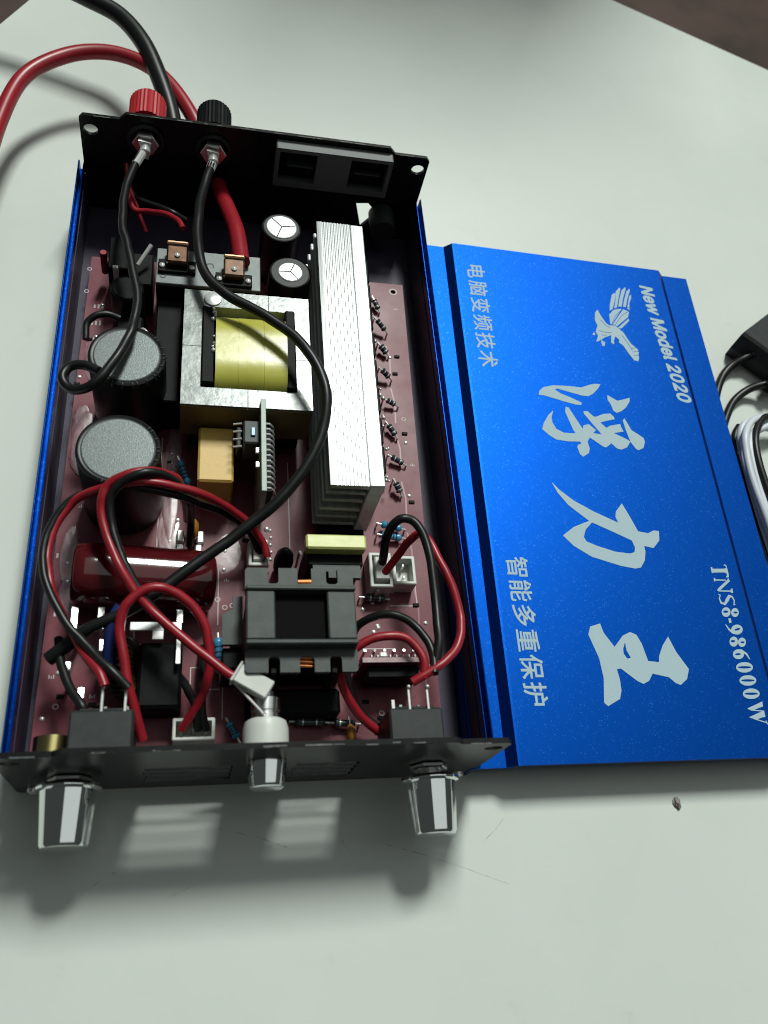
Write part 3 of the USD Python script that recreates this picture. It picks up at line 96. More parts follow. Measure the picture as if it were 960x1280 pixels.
def anodized(name, base, spark, rough):
    n = {'g': ('geometry', {}), 'v': ('voronoi_texture', {'scale': 4600.0}), 'w': ('white_noise_texture', {}),
         'r': ('rgb_ramp', {'ramp': [(0, base), (.972, base), (1, spark)]}),
         'b': ('noise_texture', {'scale': 3500.0, 'detail': 2.}), 'bu': ('bump', {'strength': .25, 'distance': .0001}),
         'p': ('principled_bsdf', {'metallic': .97, 'roughness': rough})}
    L = [('g.position', 'v.vector'), ('v.position', 'w.vector'), ('w.value', 'r.fac'), ('r.color', 'p.base_color'),
         ('g.position', 'b.vector'), ('b.fac', 'bu.height'), ('bu.normal', 'p.normal')]
    return usdkit.material(stage, '/World/Looks/' + name, n, L, surface='p.BSDF')

def table_mat():
    n = {'g': ('geometry', {}), 'a': ('noise_texture', {'scale': 9., 'detail': 4.}), 'ra': ('rgb_ramp', {'ramp': [(0, (.55, .60, .55)), (.38, (.625, .665, .625)), (.6, (.655, .695, .655)), (1, (.69, .72, .67))]}),
         's': ('noise_texture', {'scale': 60., 'detail': 8., 'roughness': .75}), 'rs': ('rgb_ramp', {'ramp': [(0, (1, 1, 1)), (.5, (.985, .985, .98)), (.62, (.975, .975, .965)), (.74, (.88, .88, .85)), (1, (.55, .53, .48))]}),
         'd': ('voronoi_texture', {'scale': 60.}), 'w': ('white_noise_texture', {}), 'sz': ('map_range', {'from_min': .55, 'from_max': 1., 'to_min': 0., 'to_max': .028, 'clamp': True}),
         'lt': ('math', {'math_type': 'less_than'}), 'mx': ('mix_color', {'blend_type': 'multiply', 'fac': 1.}), 'm2': ('mix_color', {'blend_type': 'mix', 'b': (.20, .19, .16)}), 'hf': ('math', {'math_type': 'multiply', 'value2': .65}),
         'rt': ('map_range', {'from_min': .3, 'from_max': .7, 'to_min': .38, 'to_max': .52}),
         'b': ('noise_texture', {'scale': 700., 'detail': 3.}), 'bu': ('bump', {'strength': .06, 'distance': .0002}),
         'p': ('principled_bsdf', {'specular_ior_level': .35})}
    L = [('g.position', x + '.vector') for x in 'asdb'] + [('a.fac', 'ra.fac'), ('s.fac', 'rs.fac'), ('ra.color', 'mx.a'), ('rs.color', 'mx.b'),
         ('d.position', 'w.vector'), ('w.value', 'sz.value'), ('d.distance', 'lt.value1'), ('sz.result', 'lt.value2'), ('lt.value', 'hf.value1'), ('mx.result', 'm2.a'), ('hf.value', 'm2.fac'), ('m2.result', 'p.base_color'),
         ('a.fac', 'rt.value'), ('rt.result', 'p.roughness'), ('b.fac', 'bu.height'), ('bu.normal', 'p.normal')]
    return usdkit.material(stage, '/World/Looks/white_laminate', n, L, surface='p.BSDF')

M = {}
M['table'] = table_mat()
M['cabinet'] = mat('cabinet_brown', (.06, .035, .026), .5, var=(.04, .024, .018), vscale=20)
M['worn'] = mat('worn_black_edge', (.16, .17, .165), .6, var=(.05, .055, .055), vscale=900)
M['wood_edge'] = mat('table_edge_brown', (.10, .05, .035), .5, var=(.05, .025, .02), vscale=40)
M['floor'] = mat('brown_floor', (.07, .042, .032), .6, var=(.035, .022, .018), vscale=6, bump=.2, bscale=60)
M['blue'] = anodized('blue_anodized', (.001, .050, .29), (.03, .15, .50), .44)
M['blue_rail'] = anodized('blue_rail', (.001, .035, .22), (.03, .15, .6), .34)
M['lining'] = mat('dark_lining', (.038, .033, .056), .45, .1, var=(.048, .038, .062), vscale=90, spec=.25, bump=.08, bscale=900)
M['print'] = mat('pale_print', (.42, .55, .61), .6, var=(.39, .52, .58), vscale=2500, spec=.2)
M['black_panel'] = mat('black_powder_coat', (.008, .009, .009), .26, var=(.012, .0135, .013), vscale=700, bump=.12, bscale=2500, spec=.17)
M['pcb'] = mat('maroon_board', (.160, .027, .043), .42, var=(.21, .062, .078), vscale=55, vlo=.46, vhi=.62, rvar=.06, bump=.08, bscale=400, spec=.3, detail=5.)
M['trace'] = mat('board_trace', (.24, .07, .085), .4)
M['glue'] = mat('dried_flux', (.30, .17, .185), .34, var=(.23, .10, .115), vscale=240, bump=.15, bscale=500, rvar=.04, spec=1.0)
M['silk'] = mat('silkscreen_white', (.55, .50, .50), .6)
M['alu'] = mat('brushed_aluminium', (.44, .46, .46), .25, .14, var=(.33, .35, .35), vscale=900, bump=.12, bscale=1400, stretch=(1, .04, 1))
M['steel'] = mat('galvanized_core', (.25, .28, .265), .28, .12, var=(.19, .21, .205), vscale=260, bump=.35, bscale=420, rvar=.08)
M['tape_brown'] = mat('olive_tape', (.15, .11, .035), .5, var=(.11, .08, .03), vscale=200)
M['yellow'] = mat('yellow_tape', (.54, .52, .09), .28, var=(.48, .46, .07), vscale=120, bump=.25, bscale=250, spec=.6)
M['pale_yellow'] = mat('pale_yellow_tape', (.62, .66, .22), .35, var=(.55, .58, .17), vscale=200, bump=.2, bscale=350)
M['orange_cap'] = mat('yellow_film_cap', (.66, .43, .10), .45, var=(.62, .39, .085), vscale=800, bump=.15, bscale=3000)
M['black'] = mat('black_plastic', (.005, .0055, .006), .5, var=(.008, .009, .009), vscale=300, bump=.08, spec=.09)
M['black_soft'] = mat('black_sleeve', (.010, .012, .0125), .35, bump=.1, bscale=300, spec=.25)
M['void_black'] = mat('matt_black_tape', (.0035, .0036, .0036), .7, spec=.06)
M['grey_top'] = mat('grey_speckle', (.11, .13, .13), .42, .3, var=(.22, .25, .25), vscale=2600, vlo=.5, vhi=.7, bump=.22, bscale=3400)
M['grey'] = mat('grey_plastic', (.052, .064, .061), .5, var=(.068, .079, .076), vscale=250, bump=.12, bscale=2200, spec=.3)
M['grey_plate'] = mat('grey_relay_plate', (.12, .145, .145), .45, .1, var=(.16, .18, .18), vscale=300, bump=.1)
M['grey_dim'] = mat('dim_grey_plastic', (.11, .122, .122), .5)
M['dark_grey'] = mat('dark_grey_plastic', (.021, .0245, .0245), .5, var=(.029, .033, .033), vscale=400, spec=.3)
M['silver'] = mat('bright_silver', (.62, .64, .64), .3, .3, bump=.1, bscale=1200, var=(.52, .54, .54), vscale=700)
M['tin'] = mat('tinned_metal', (.74, .75, .73), .24, .45)
M['chrome'] = mat('polished_chrome', (.82, .84, .84), .035, 1.)
M['turned'] = mat('turned_steel', (.62, .63, .62), .25, 1., stretch=(1, 1, 1), bump=.05, bscale=3000)
M['brass'] = mat('dull_brass', (.55, .47, .20), .25, 1.)
M['copper'] = mat('bare_copper', (.13, .070, .042), .45, .5, var=(.08, .045, .03), vscale=500)
M['dark_copper'] = mat('tarnished_copper', (.10, .05, .03), .4, .8, var=(.05, .03, .02), vscale=500)
M['copper_edge'] = mat('bright_copper_edge', (.55, .33, .2), .4, .5)
M['copper_wire'] = mat('enamel_copper', (.60, .19, .045), .35, .35)
M['red'] = mat('red_insulation', (.32, .012, .023), .36, bump=.1, bscale=300, var=(.27, .010, .019), vscale=120)
M['red_cap'] = mat('red_plastic', (.42, .012, .02), .42, bump=.1)
M['dark_red'] = mat('maroon_epoxy', (.075, .0055, .008), .10, var=(.062, .005, .007), vscale=150, bump=.06, bscale=200, spec=.7)
M['black_wire'] = mat('black_insulation', (.009, .010, .010), .38, bump=.1, bscale=300, spec=.35)
M['blue_wire'] = mat('dark_blue_insulation', (.012, .022, .12), .4)
M['white'] = mat('white_nylon', (.62, .64, .60), .42, var=(.56, .58, .54), vscale=200)
M['white_wire'] = mat('white_insulation', (.66, .70, .76), .4)
M['blue_body'] = mat('resistor_blue', (.05, .26, .44), .28)
M['dark_body'] = mat('resistor_dark', (.035, .05, .055), .3)
M['band'] = mat('resistor_band', (.01, .02, .05), .35)
M['green_board'] = mat('green_grey_board', (.28, .36, .30), .4, var=(.22, .29, .25), vscale=500)
M['ceramic'] = mat('ochre_ceramic', (.38, .17, .03), .4)
M['dark_coil'] = mat('lacquered_coil', (.010, .008, .005), .35, .25, var=(.03, .024, .008), vscale=300)
M['crumb'] = mat('crumb_grey', (.30, .28, .26), .5, var=(.08, .07, .07), vscale=800)
M['scratch'] = mat('table_scratch', (.36, .37, .33), .6, var=(.62, .65, .61), vscale=420, vlo=.34, vhi=.5)
M['groove'] = mat('dark_groove', (.05, .055, .055), .5)

# ------------------------------------------------------------------ mesh helpers (millimetres)
def tri(m):
    if isinstance(m, m3.Manifold):
        a = m.to_mesh(); return trimesh.Trimesh(a.vert_properties[:, :3], a.tri_verts, process=False)
    return m
def cat(*ms): return trimesh.util.concatenate([tri(m) for m in ms])
def bx(x0, x1, y0, y1, z0, z1, b=.25):
    b = min(b, .3 * min(x1 - x0, y1 - y0, z1 - z0)); p = []
    for x, sx in ((x0, 1), (x1, -1)):
        for y, sy in ((y0, 1), (y1, -1)):
            for z, sz in ((z0, 1), (z1, -1)):
                p += [(x + sx * b, y + sy * b, z), (x + sx * b, y, z + sz * b), (x, y + sy * b, z + sz * b)]
    return trimesh.convex.convex_hull(np.array(p))
def man(m):
    m = tri(m); return m3.Manifold(m3.Mesh(np.asarray(m.vertices, np.float32), np.asarray(m.faces, np.uint32)))
def hull(pts): return trimesh.convex.convex_hull(np.array(pts, float))
def rbox(x0, x1, y0, y1, z0, z1, r, seg=32):
    s = m3.Manifold.sphere(r, seg)
    return m3.Manifold.batch_hull([s.translate((x, y, z)) for x in (x0 + r, x1 - r) for y in (y0 + r, y1 - r) for z in (z0 + r, z1 - r)])
def extr(poly, h):
    gs = [g for g in getattr(poly, 'geoms', [poly]) if g.area > 1e-6]
    return cat(*[trimesh.creation.extrude_polygon(g, h, engine='earcut') for g in gs])
AX = {'z': np.eye(3), 'y': np.array([[1, 0, 0], [0, 0, 1], [0, -1, 0.]]), 'x': np.array([[0, 0, 1], [0, 1, 0], [-1, 0, 0.]])}
def orient(m, axis='z', at=(0, 0, 0)):
    m = tri(m).copy(); m.vertices = m.vertices @ AX[axis].T + np.array(at, float); return m
def xz(poly, y0, y1):                      # polygon in (x, z) made a plate from y0 to y1
    m = extr(poly, y1 - y0); v = m.vertices.copy(); m.vertices = np.c_[v[:, 0], y1 - v[:, 2], v[:, 1]]; return m
def yz(poly, x0, x1):                      # polygon in (y, z) swept along x
    m = extr(poly, x1 - x0); v = m.vertices.copy(); m.vertices = np.c_[x0 + v[:, 2], v[:, 0], v[:, 1]]; return m
def xy(poly, z0, z1):
    m = extr(poly, z1 - z0); m.apply_translation((0, 0, z0)); return m
def lathe(prof, axis='z', at=(0, 0, 0), n=40):
    return orient(trimesh.creation.revolve(np.array(prof, float), sections=n), axis, at)
def cyl(r, h, axis='z', at=(0, 0, 0), n=28, b=None):
    b = min(.15 * r, .2 * h) if b is None else b
    return lathe([(0, 0), (r - b, 0), (r, b), (r, h - b), (r - b, h), (0, h)], axis, at, n)
def spline(p, k=7):
    p = np.array(p, float); q = np.vstack([2 * p[0] - p[1], p, 2 * p[-1] - p[-2]]); out = []
    for i in range(1, len(q) - 2):
        a, b, c, d = q[i - 1:i + 3]
        for t in np.arange(k) / k:
            out.append(.5 * (2 * b + (c - a) * t + (2 * a - 5 * b + 4 * c - d) * t * t + (3 * b - a - 3 * c + d) * t ** 3))
    return np.array(out + [p[-1]])
def tube(p, r, n=14, smooth=True, k=7):
    p = spline(p, k) if smooth else np.array(p, float)
    t = np.gradient(p, axis=0); t /= np.linalg.norm(t, axis=1, keepdims=True) + 1e-12
    u = np.cross(t[0], [0, 0, 1.]); u = u if np.linalg.norm(u) > .1 else np.cross(t[0], [1., 0, 0]); u /= np.linalg.norm(u)
    rows = []; ang = np.arange(n) * 2 * np.pi / n; rr = np.broadcast_to(r, (len(p),))
    for i in range(len(p)):
        u = u - t[i] * (u @ t[i]); u /= np.linalg.norm(u); w = np.cross(t[i], u)
        rows.append(p[i] + rr[i] * (np.cos(ang)[:, None] * u + np.sin(ang)[:, None] * w))
    v = np.vstack(rows + [p[:1], p[-1:]]); f = []; N = len(p)
    for i in range(N - 1):
        for j in range(n):
            a, b = i * n + j, i * n + (j + 1) % n; f += [(a, b, b + n), (a, b + n, a + n)]
    for j in range(n):
        f += [(N * n, (j + 1) % n, j), (N * n + 1, (N - 1) * n + j, (N - 1) * n + (j + 1) % n)]
    return trimesh.Trimesh(v, f, process=False)
def bar(a, b, r, n=10): return tube([a, b], r, n, smooth=False)
def flat(pts, w, z, h=.05):                # a thin printed line in the plane z
    from shapely.geometry import LineString
    return xy(LineString(pts).buffer(w / 2, cap_style=2), z, z + h)

# ------------------------------------------------------------------ scene helpers
used = {}
def path_for(parent, name):
    k = (str(parent), name); used[k] = used.get(k, -1) + 1
    return f'{parent}/{name}' + (f'_{used[k]:03d}' if used[k] else '')
ORIG = {}
def thing(name, label, cat_, loc=(0, 0, 0), group=None, kind=None):
    p = path_for('/World', name); x = UsdGeom.Xform.Define(stage, p); x.AddTranslateOp().Set(Gf.Vec3d(*(np.array(loc) / 1000)))
    ORIG[p] = np.array(loc, float); o = x.GetPrim()
    for k, v in (('label', label), ('category', cat_), ('group', group), ('kind', kind)):
        if v: o.SetCustomDataByKey(k, v)
    return p
def part(parent, name, mesh, m, smooth=35, label=None, kind=None):
    p = path_for(parent, name); t = tri(mesh).copy(); o = ORIG.get(parent, np.zeros(3)); ORIG[p] = o
    t.vertices = (np.asarray(t.vertices) - o) / 1000
    usdkit.mesh(stage, p, t, M[m], smooth=smooth)
    pr = stage.GetPrimAtPath(p)
    if label: pr.SetCustomDataByKey('label', label)
    if kind: pr.SetCustomDataByKey('kind', kind)
    return p
def single(name, mesh, m, label=None, cat_=None, kind=None, smooth=35, group=None):
    p = part('/World', name, mesh, m, smooth, label, kind); pr = stage.GetPrimAtPath(p)
    if cat_: pr.SetCustomDataByKey('category', cat_)
    if group: pr.SetCustomDataByKey('group', group)
    return p

# ------------------------------------------------------------------ table and floor
c0 = np.array((-90.3, 313.6)); ua = np.array((81., -39.)) / np.hypot(81, 39); ub = np.array((39., 81.)) / np.hypot(39, 81)
corner = c0 + ub * ((np.array((187.3, 388.9)) - c0) @ ub)
tb = Polygon([corner, corner + ua * 900, corner + ua * 900 - ub * 1300, corner - ub * 1300])
tab = part('/World', 'table', xy(tb.buffer(-2).buffer(2), -18, 0), 'table', False, 'white laminate table top the opened inverter lies on', 'structure')
part(tab, 'edge_band', xy(tb.buffer(1.2).difference(tb.buffer(.05)), -22, -1.5), 'wood_edge', False)
single('floor', xy(sbox(-3000, -3000, 4000, 4000), -756, -750), 'floor', 'dark brown floor beyond the table edges', kind='structure', smooth=False)
for s in ([(-22, -27.5), (-14, -24.5), (-10, -23.2)], [(-10, -12), (0, -14.5), (8, -17.5)], [(22, -16.5), (24, -19.5), (25, -21)], [(30, -17), (40, -20), (52, -24), (66, -29.5)],
          [(60, -19), (64, -16), (68, -12)], [(-43, -27), (-38, -23), (-34, -21)]):
    part(tab, 'scratch', flat(s, .22, .02, .02), 'scratch', False)

# ------------------------------------------------------------------ the opened inverter
INV = thing('power_inverter', 'opened blue metal box inverter with circuit board, wires and silver heat sink', 'power inverter', (0, 100, 0))
def tray_walls():
    out = []
    for s in (-1, 1):
        pr = Polygon([(0, 1.2), (0, 20.9), (.12, 21.1), (.28, 21.15), (.42, 21.1), (.55, 20.9), (.55, 17.5), (1.55, 17.5), (1.55, 20.3), (1.62, 20.4), (1.8, 20.4), (1.86, 20.3), (1.86, 16.6), (1.5, 15.9), (1.5, 1.2)])
        pr = affinity.translate(affinity.scale(pr, -s, 1, origin=(0, 0)), s * 59.4, 0)
        out.append(xz(pr, .3, 199.1))
    return out
tray = part(INV, 'case_tray', cat(bx(-59.4, 59.4, .3, 199.1, 0, 1.19, .2)), 'blue_rail', 30)
for w in tray_walls(): part(tray, 'side_rail', w, 'blue_rail', 20)
part(tray, 'floor_lining', bx(-57.8, 57.8, .6, 198.8, 1.22, 1.5, .02), 'lining', False)
for s in (-1, 1):
    part(tray, 'wall_lining', bx(*(sorted((s * 57.85, s * 57.45))), .6, 198.8, 1.55, 15.8, .02), 'lining', False)

def plate(shift, holes):
    p = Polygon([(-58, .8), (-57, 0), (57, 0), (58, .8), (58, 37.2), (56.8, 38.6), (45.5, 38.6), (43.3, 40.8), (-43.3, 40.8), (-45.5, 38.6), (-56.8, 38.6), (-58, 37.2)])
    p = affinity.translate(p, shift, 0)
    for h in holes + [affinity.scale(Point(s * 54.7 + shift, 33.4).buffer(2.0), 1.12, 1) for s in (-1, 1)]: p = p.difference(h)
    return p
vents = [sbox(x0 + .6 * (k % 2), 7.4 + 4.2 * k, x1, 10.8 + 4.2 * k).buffer(-.4).buffer(.4) for x0, x1 in ((-28, -7.2), (7.4, 23.5)) for k in range(4)]
fp = part(INV, 'front_panel', xz(plate(-.3, vents + [Point(-44.4, 16).buffer(3.4), Point(42.6, 16).buffer(3.4), Point(.3, 26.5).buffer(3.9)]), -1.3, 0), 'black_panel', False)
for s in (-1, 1): part(fp, 'corner_screw', lathe([(0, 0), (1.6, 0), (1.5, .8), (.8, 1.2), (0, 1.3)], 'y', (s * 54, 0, 4), 16).apply_transform(trimesh.transformations.reflection_matrix((0, -.65, 0), (0, 1, 0))), 'tin')
bp = part(INV, 'back_panel', xz(plate(.3, [Polygon([(36.2, 15.8), (40.6, 16.4), (44.6, 12.2), (39.7, 4.9)]), sbox(8, 26, 43.5, 38)]), 199.4, 200.6), 'black_panel', False)

re_ = np.random.default_rng(3)
for pan, y0, y1, n in ((bp, 199.4, 200.6, 16), (fp, -1.3, 0, 12)):
    for k in range(n):
        x = re_.uniform(-42, 40); L = re_.uniform(1, 6); yy = re_.uniform(y0 - .01, y0 + .3)
        part(pan, 'worn_edge', bx(x, min(x + L, 43), yy, yy + re_.uniform(.15, .4), 40.74, 40.815, .02), 'worn', False)
    for s in (-1, 1):
        x = s * 51 + re_.uniform(-2, 0); part(pan, 'worn_edge', bx(x - 2, x + 3, y0 - .005, y0 + .22, 38.52, 38.62, .02), 'worn', False)

# knobs: polished, tapered, with a flange next to the panel
def axial(prof, x, z, y0, d=1, n=40):       # lathe around the y axis: profile (r, distance from y0 along d)
    m = trimesh.creation.revolve(np.array(prof, float), sections=n); v = m.vertices
    m.vertices = np.c_[x + v[:, 0], y0 + d * v[:, 2], z + v[:, 1]]; m.fix_normals(); return m
def acyl(r, x, z, y0, y1, n=32, b=.2): return axial([(0, 0), (r - b, 0), (r, b), (r, y1 - y0 - b), (r - b, y1 - y0), (0, y1 - y0)], x, z, y0, 1, n)
def control_knob(x, z, yb, yf, r0, r1):
    L = yb - yf
    k = part(INV, 'control_knob', axial([(0, L), (r1 - 1.0, L), (r1 - .3, L - .25), (r1, L - .9), (r0 - .5, 1.5), (r0 + .35, 1.15), (r0 + .5, .7), (r0 + .3, .1), (0, .1)], x, z, yb, -1, 72), 'chrome', 40)
    part(k, 'shaft', acyl(3.1, x, z, yb, 1.5, 24), 'tin'); part(k, 'hex_nut', acyl(5.0, x, z, -2.6, -1.32, 6, .3), 'turned', 20)
control_knob(-44.4, 16, -3.0, -17.0, 7.0, 5.5)
control_knob(42.6, 16, -4.4, -18.4, 7.0, 5.5)
jk = part(INV, 'lamp_socket', axial([(0, 6.2), (3.5, 6.2), (3.95, 5.9), (4.1, 5.3), (4.75, .5), (4.75, .05), (0, .05)], .4, 26.6, -1.32, -1, 48), 'chrome', 40)
part(jk, 'nylon_ring', axial([(0, 0), (5.5, 0), (5.5, 6.2), (5.0, 8.0), (4.2, 8.5), (0, 8.5)], .3, 26, .05, 1, 48), 'white', 30)
part(jk, 'metal_barrel', axial([(0, 8.6), (3.4, 8.6), (3.4, 9.6), (3.2, 9.7), (3.2, 10.3), (3.5, 10.4), (3.5, 13.4), (3.1, 13.8), (2.2, 13.8), (2.2, 15.2), (0, 15.2)], .3, 26.6, 0, 1, 40), 'turned', 30)
part(jk, 'bare_lead', bar((-6.8, 16.5, 29), (-.6, 8.9, 31), .35), 'tin')

# potentiometer bodies behind the front panel
for x0, x1, y1, pins in ((-44.3, -30.1, 11.3, (-37.4, -32.2)), (30.4, 44.1, 10.3, (35.8, 40.6))):
    b = part(INV, 'switch_body', cat(bx(x0, x1, 2.2, y1, 13, 28.6, .5), bx(x0 - .8, x1 + .8, .3, 2.2, 12, 29.0, .3), bx(x0 + 2, x1 - 2, y1, y1 + .5, 24, 27.8, .2)), 'dark_grey', 25)
    for px in pins:
        part(b, 'terminal_pin', bx(px - .3, px + .3, y1 - .5, y1 + 5.6, 28.1, 28.6, .1), 'tin', False)
        part(b, 'terminal_pin', bx(px - .42, px + .42, y1 - .5, y1 + 3.2, 19.0, 19.45, .1), 'tin', False)
    for px in pins: part(b, 'solder_joint', orient(trimesh.creation.icosphere(2, .55), 'z', (px + .1, y1 + 5.2, 28.8)), 'tin', 60)
    part(b, 'terminal_pin', bx(x0 + 1.6, x0 + 2.5, y1 - .5, y1 + 3.0, 24.6, 25.1, .1), 'tin', False)
part(INV, 'brass_sleeve', axial([(3.3, 0), (4.4, 0), (4.4, 7.2), (3.3, 7.2), (3.3, 0)], -48.6, 18.5, .1, 1, 32), 'brass', 30)

# circuit board with print and dried flux
PZ = 6.6
board = part(INV, 'circuit_board', xy(Polygon([(-54, 170.5), (53.2, 170.5), (50.2, 2.5), (-55.6, 2.5)]).difference(unary_union([Point(49.4, 166.8).buffer(.9), Point(46, 6).buffer(1.4)])), 5.0, PZ), 'pcb', False)
part(board, 'hole_ring', xy(Point(49.4, 166.8).buffer(1.5).difference(Point(49.4, 166.8).buffer(1.0)), PZ, PZ + .05), 'silk', False)
for s in (((-28, 100), (-28, 60), (-25, 60)), ((-13.6, 36), (-13.6, 22), (-10, 22)), ((-9.2, 29), (-9.2, 14)), ((9.7, 93), (9.7, 61)), ((25.5, 36), (25.5, 33), (39, 33)), ((46.6, 60), (46.6, 46), (38.5, 46)),
          ((-10.7, 57), (-10.7, 40)), ((-17.6, 28), (-17.6, 20), (-14.8, 20), (-14.8, 28), (-17.6, 28)), ((24.4, 14), (24.4, 9))):
    part(board, 'silkscreen_line', flat(s, .28, PZ), 'silk', False)
rng = np.random.default_rng(5)
for x0, x1, y0, y1, n in ((-54.5, -49, 18, 165, 20), (45.5, 49.4, 12, 160, 14), (-9, 9, 60, 66, 6), (-12, -6, 38, 66, 8), (24, 47, 3.5, 20, 12), (-54, -30, 4, 24, 10), (30, 47, 38, 66, 12), (-27, -22, 60, 110, 8)):
    for k in range(n):
        x, y = rng.uniform(x0, x1), rng.uniform(y0, y1); q = rng.integers(0, 4)
        if q == 0: part(board, 'silkscreen_mark', xy(Point(x, y).buffer(.75, quad_segs=4).difference(Point(x, y).buffer(.5, quad_segs=4)), PZ, PZ + .04), 'silk', False)
        elif q == 1: part(board, 'solder_joint', lathe([(0, PZ), (.7, PZ), (.45, PZ + .35), (0, PZ + .5)], 'z', (x, y, 0), 12), 'tin')
        elif q == 2: part(board, 'silkscreen_mark', cat(*[bx(x + .55 * m - .16, x + .55 * m + .16, y - .5, y + .1 + .4 * ((m + k) % 2), PZ, PZ + .04, .01) for m in range(3)]), 'silk', False)
        else:
            part(board, 'chip_resistor', bx(x - .9, x + .9, y - .5, y + .5, PZ, PZ + .5, .1), 'black', False)
for k in range(7):
    x = 46.8 - .25 * k; part(board, 'copper_trace', flat([(x, 20 + 18 * k), (x + .4, 28 + 18 * k), (x - .5, 34 + 18 * k)], .5, PZ, .02), 'trace', False)
def blob(cx, cy, rx, ry, h, seed):
    m = trimesh.creation.icosphere(3); v = m.vertices.copy()
    k = .7 + .6 * meshkit.fbm(v * 1.7 + seed, 3)[:, None]; v = v * k; v[:, 2] = np.maximum(v[:, 2], -.15)
    m.vertices = v * (rx, ry, h) + (cx, cy, PZ); return m
for i, a in enumerate(((-50, 128, 3.0, 8, .5), (-51, 98, 3.4, 12, .6), (-47.5, 88, 3, 6, .5), (-25.5, 112, 2.4, 9, 1.2), (-24.6, 84, 2.8, 23, .55), (-25, 67, 3.0, 7, .3), (-51, 60, 2.6, 9, .3), (-50.5, 48, 2.4, 8, .3),
                      (-8.5, 62, 4, 6, .15), (-27.5, 125, 2.6, 5, 2.2)  )):
    part(board, 'flux_patch', blob(*a, i), 'glue', 60)
for x, y in ((-50.2, 150), (-50.5, 143), (-50.6, 136.5), (-53, 61), (-52.5, 47), (-52, 44)):
    part(board, 'silkscreen_mark', cat(*[bx(x + dx - .3, x + dx + .3, y - 1.6, y - .2 + .3 * (k % 3), PZ, PZ + .04, .01) for k, dx in enumerate((-1.2, 0, 1.2))]), 'silk', False)

# heat sink: upright plate with fins, grooved top fin
hs = part(INV, 'heat_sink', bx(28.4, 32.6, 69, 166.4, 8.5, 36, .25), 'alu', 20)
for k in range(6):
    z = 36 - 4.7 * k
    if k == 0:
        top = [(17.5, z - 2.0), (17.5, z - .1), (18.8, z)]
        for j in range(9): top += [(18.8 + 1.066 * j + .3, z), (18.8 + 1.066 * j + .52, z - .16), (18.8 + 1.066 * j + .84, z - .16), (18.8 + 1.066 * j + 1.066, z)]
        top += [(28.42, z), (28.42, z - 2.0)]
        part(hs, 'cooling_fin', xz(Polygon(top).buffer(0), 69, 166.4), 'alu', False)
    else:
        part(hs, 'cooling_fin', bx(17.35 - .3 * k, 28.42, 69.2 + .2 * (k % 3), 166.2, z - 1.5, z, .35), 'alu', 20)
part(hs, 'insulator_block', bx(18, 31.5, 66.5, 160, PZ, 9.6, .3), 'black', 25)

def resistor(a, b, m='blue_body', r=1.15, bands=4, parent=None):
    a, b = np.array(a, float), np.array(b, float); d = b - a; L = np.linalg.norm(d); d /= L
    s = np.linspace(0, 1, 13); rad = r * np.where((s < .2) | (s > .8), 1.0, .82); rad[0] = rad[-1] = r * .6
    p = part(INV if parent is None else parent, 'resistor', tube(a + (b - a) * s[:, None], rad, 16, False), m, 40)
    for k in range(bands):
        c = a + (b - a) * (.24 + .15 * k); rr = r * (.86 if .2 < .24 + .15 * k < .8 else 1.03)
        part(p, 'colour_band', tube([c, c + d * .32], rr, 16, False), ('tin' if k in (0, bands - 1) else 'band') if m == 'dark_body' else 'band', 40)
    up = np.array((0, 0, -1.))
    for e, sg in ((a, -1), (b, 1)):
        q = e + sg * d * 1.3
        part(p, 'lead', tube([e, q, np.array((q[0], q[1], PZ))], .3, 8, False), 'tin')
    return p
rr = np.random.default_rng(11)
for k, (x, y) in enumerate(((42.2, 158.4), (42.9, 148), (43.2, 138.4), (43.5, 127.5), (43.9, 116.6), (44.1, 105.9), (44.2, 94.6), (44.0, 84.2))):
    a = rr.uniform(-.55, .55); L = rr.uniform(1.5, 2.1); dx, dy = math.cos(-.75 + a) * L, math.sin(-.75 + a) * L; x += rr.uniform(-.7, .3); h = rr.uniform(-.8, 1.2)
    resistor((x - dx, y - dy, 9.8 + h), (x + dx, y + dy, 8.6 + .5 * h), 'dark_body', rr.uniform(.95, 1.2), 4)
    for q in range(3):
        part(INV, 'solder_joint', orient(trimesh.creation.icosphere(2, rr.uniform(.45, .75)), 'z', (x - 3.6 + rr.uniform(-.4, .6), y + 3.4 - 1.6 * q + rr.uniform(-.4, .4), 10.5 + rr.uniform(-1, 2))), 'tin', 60)
    part(INV, 'transistor_screw', lathe([(0, 0), (1.6, 0), (1.5, .6), (.8, 1.1), (0, 1.2)], 'x', (37.1, y + 4.8, 16.5), 18), 'brass' if k % 3 == 0 else 'tin')
    part(INV, 'power_transistor', bx(32.7, 37.0, y - 2.5, y + 7, 9, 22, .4), 'black', 25)
resistor((37.2, 71.2, 9.5), (43.4, 70.3, 8.6)); resistor((37.0, 67.6, 9.5), (43.2, 67.2, 8.4)); resistor((30.5, 47.6, 9), (36.6, 47.4, 8.4), 'dark_body')
resistor((-22.6, 88.6, 12.5), (-19.8, 82.2, 10)); resistor((-10.7, 34.5, 11.5), (-10.0, 25.0, 10.5), r=1.35); resistor((-7.6, 12.5, 9), (-5.4, 8.5, 9)); resistor((9.5, 12.4, 9), (17.5, 12.0, 9), 'dark_body'); resistor((20, 11.8, 9), (25.5, 11.4, 9), 'dark_body')

